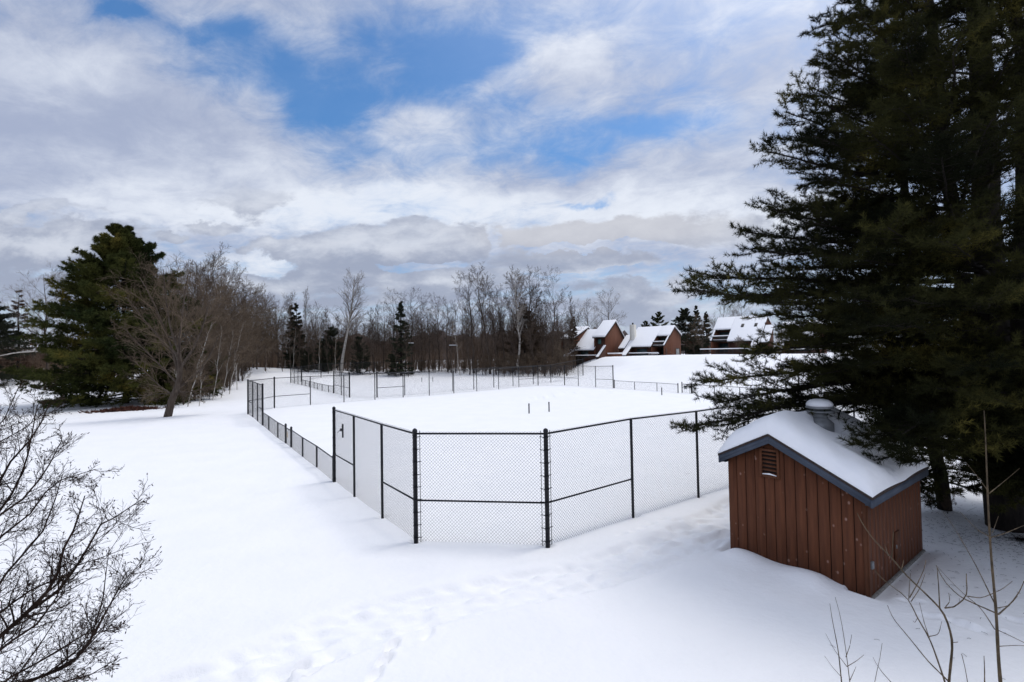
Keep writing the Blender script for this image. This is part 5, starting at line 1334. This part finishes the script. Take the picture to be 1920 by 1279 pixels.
    o = MB().add(V, F).build('leaf_litter', M['litter']); tag(o, 'patch of rusty dead leaves on the snow under the big left pine', 'leaf litter', None, 'stuff')

def lean_tree():
    rg = np.random.default_rng(77); d = 46.
    c = G(314, 779); c[2] = gz1(c[0], c[1])
    d = (c - CAMP) @ _F
    t = thing('leaning_tree', c, 'bare spreading tree with a thick trunk leaning right in front of the big pine', 'tree')
    tp = resamp(px_line([(314, 784), (322, 750), (332, 728), (338, 700), (335, 660)], d), 9); tr = np.linspace(.34, .16, 9)
    limbs = [([(330, 732), (350, 715), (372, 700), (392, 670), (410, 630)], .13), ([(336, 705), (325, 660), (305, 610), (285, 560), (262, 520)], .13), ([(335, 662), (340, 610), (345, 560), (352, 515)], .12), ([(335, 668), (305, 640), (270, 600), (240, 560)], .11), ([(338, 690), (365, 650), (385, 600), (396, 548)], .12), ([(326, 742), (300, 725), (275, 700), (250, 675)], .08), ([(330, 735), (355, 735), (385, 728), (410, 718)], .07), ([(335, 660), (318, 610), (310, 550), (306, 505)], .1), ([(333, 720), (305, 690), (265, 650), (232, 615)], .09), ([(334, 730), (350, 742), (366, 748), (380, 744)], .05), ([(328, 738), (296, 738), (268, 745)], .05)]
    A = []; R = []
    for pts, r in limbs:
        dd = d + rg.uniform(-1.5, 1.5); p = px_line([(q[0], q[1], d + (dd - d) * i / (len(pts) - 1)) for i, q in enumerate(pts)], d); A.append(resamp(p, 8)); R.append(r * np.linspace(1, .25, 8))
    A = np.array(A); R = np.array(R)
    mb = MB(); mb.tubes(tp[None], tr[None], 10); mb.tubes(A, R, 6); mb.build('trunk', M['bark'], t, True)
    B, Rb, _ = grow(rg, A, R, 15, .12, 1., (25, 60), .42, .4, 5, .12, .03, .5, .3, rmin=.012)
    C1, R1, _ = grow(rg, B, Rb, 9, .15, 1., (25, 55), .45, .35, 4, .14, .02, .55, .5, rmin=.008)
    D, Rd, _ = grow(rg, C1, R1, 5, .2, 1., (25, 55), .5, .3, 3, .14, .02, .7, .6, rmin=.006)
    mb = MB(); mb.tubes(B, Rb, 4); mb.tubes(C1, R1, 3); mb.tubes(D, Rd, 3); mb.build('crown', M['redtwig'], t)

def birch_lean():
    rg = np.random.default_rng(78); d = 116.
    c = on_ground(640, d)
    t = thing('leaning_birch', c, 'tall white trunked tree leaning right with a rounded fan of twigs', 'tree')
    tp = resamp(px_line([(639, 692), (645, 655), (652, 620), (658, 585), (662, 555), (664, 525)], d), 12); tp[0] = c + V3(0, 0, -.3); tr = np.linspace(.36, .07, 12)
    A, Ra, _ = grow(rg, tp[None], tr[None], 44, .38, .99, (25, 58), .34, .62, 6, .08, .06, .5, .3, rmin=.03)
    B, Rb, _ = grow(rg, A, Ra, 9, .2, 1., (25, 50), .45, .4, 4, .12, .06, .55, .4, rmin=.016)
    C1, R1, _ = grow(rg, B, Rb, 6, .2, 1., (25, 50), .5, .4, 3, .12, .05, .6, .6, rmin=.011)
    mb = MB(); mb.tubes(tp[None], tr[None], 10); mb.build('trunk', M['birch'], t, True)
    mb = MB(); mb.tubes(A, Ra, 5); mb.tubes(B, Rb, 4); mb.tubes(C1, R1, 3); mb.build('crown', M['greytwig'], t)
import time as _t
_T0 = _t.time()
def _lap(n): print('lap', n, round(_t.time() - _T0, 1))
setup_camera(); build_ground(); _lap('ground'); build_world()
build_fences(); _lap('fence'); build_shed(); build_houses(); _lap('house')
build_woods(); _lap('woods'); near_pine(); _lap('pine'); left_shrub(); saplings(); _lap('end')
for o in S.objects:
    for k in ('_h',):
        if k in o: del o[k]
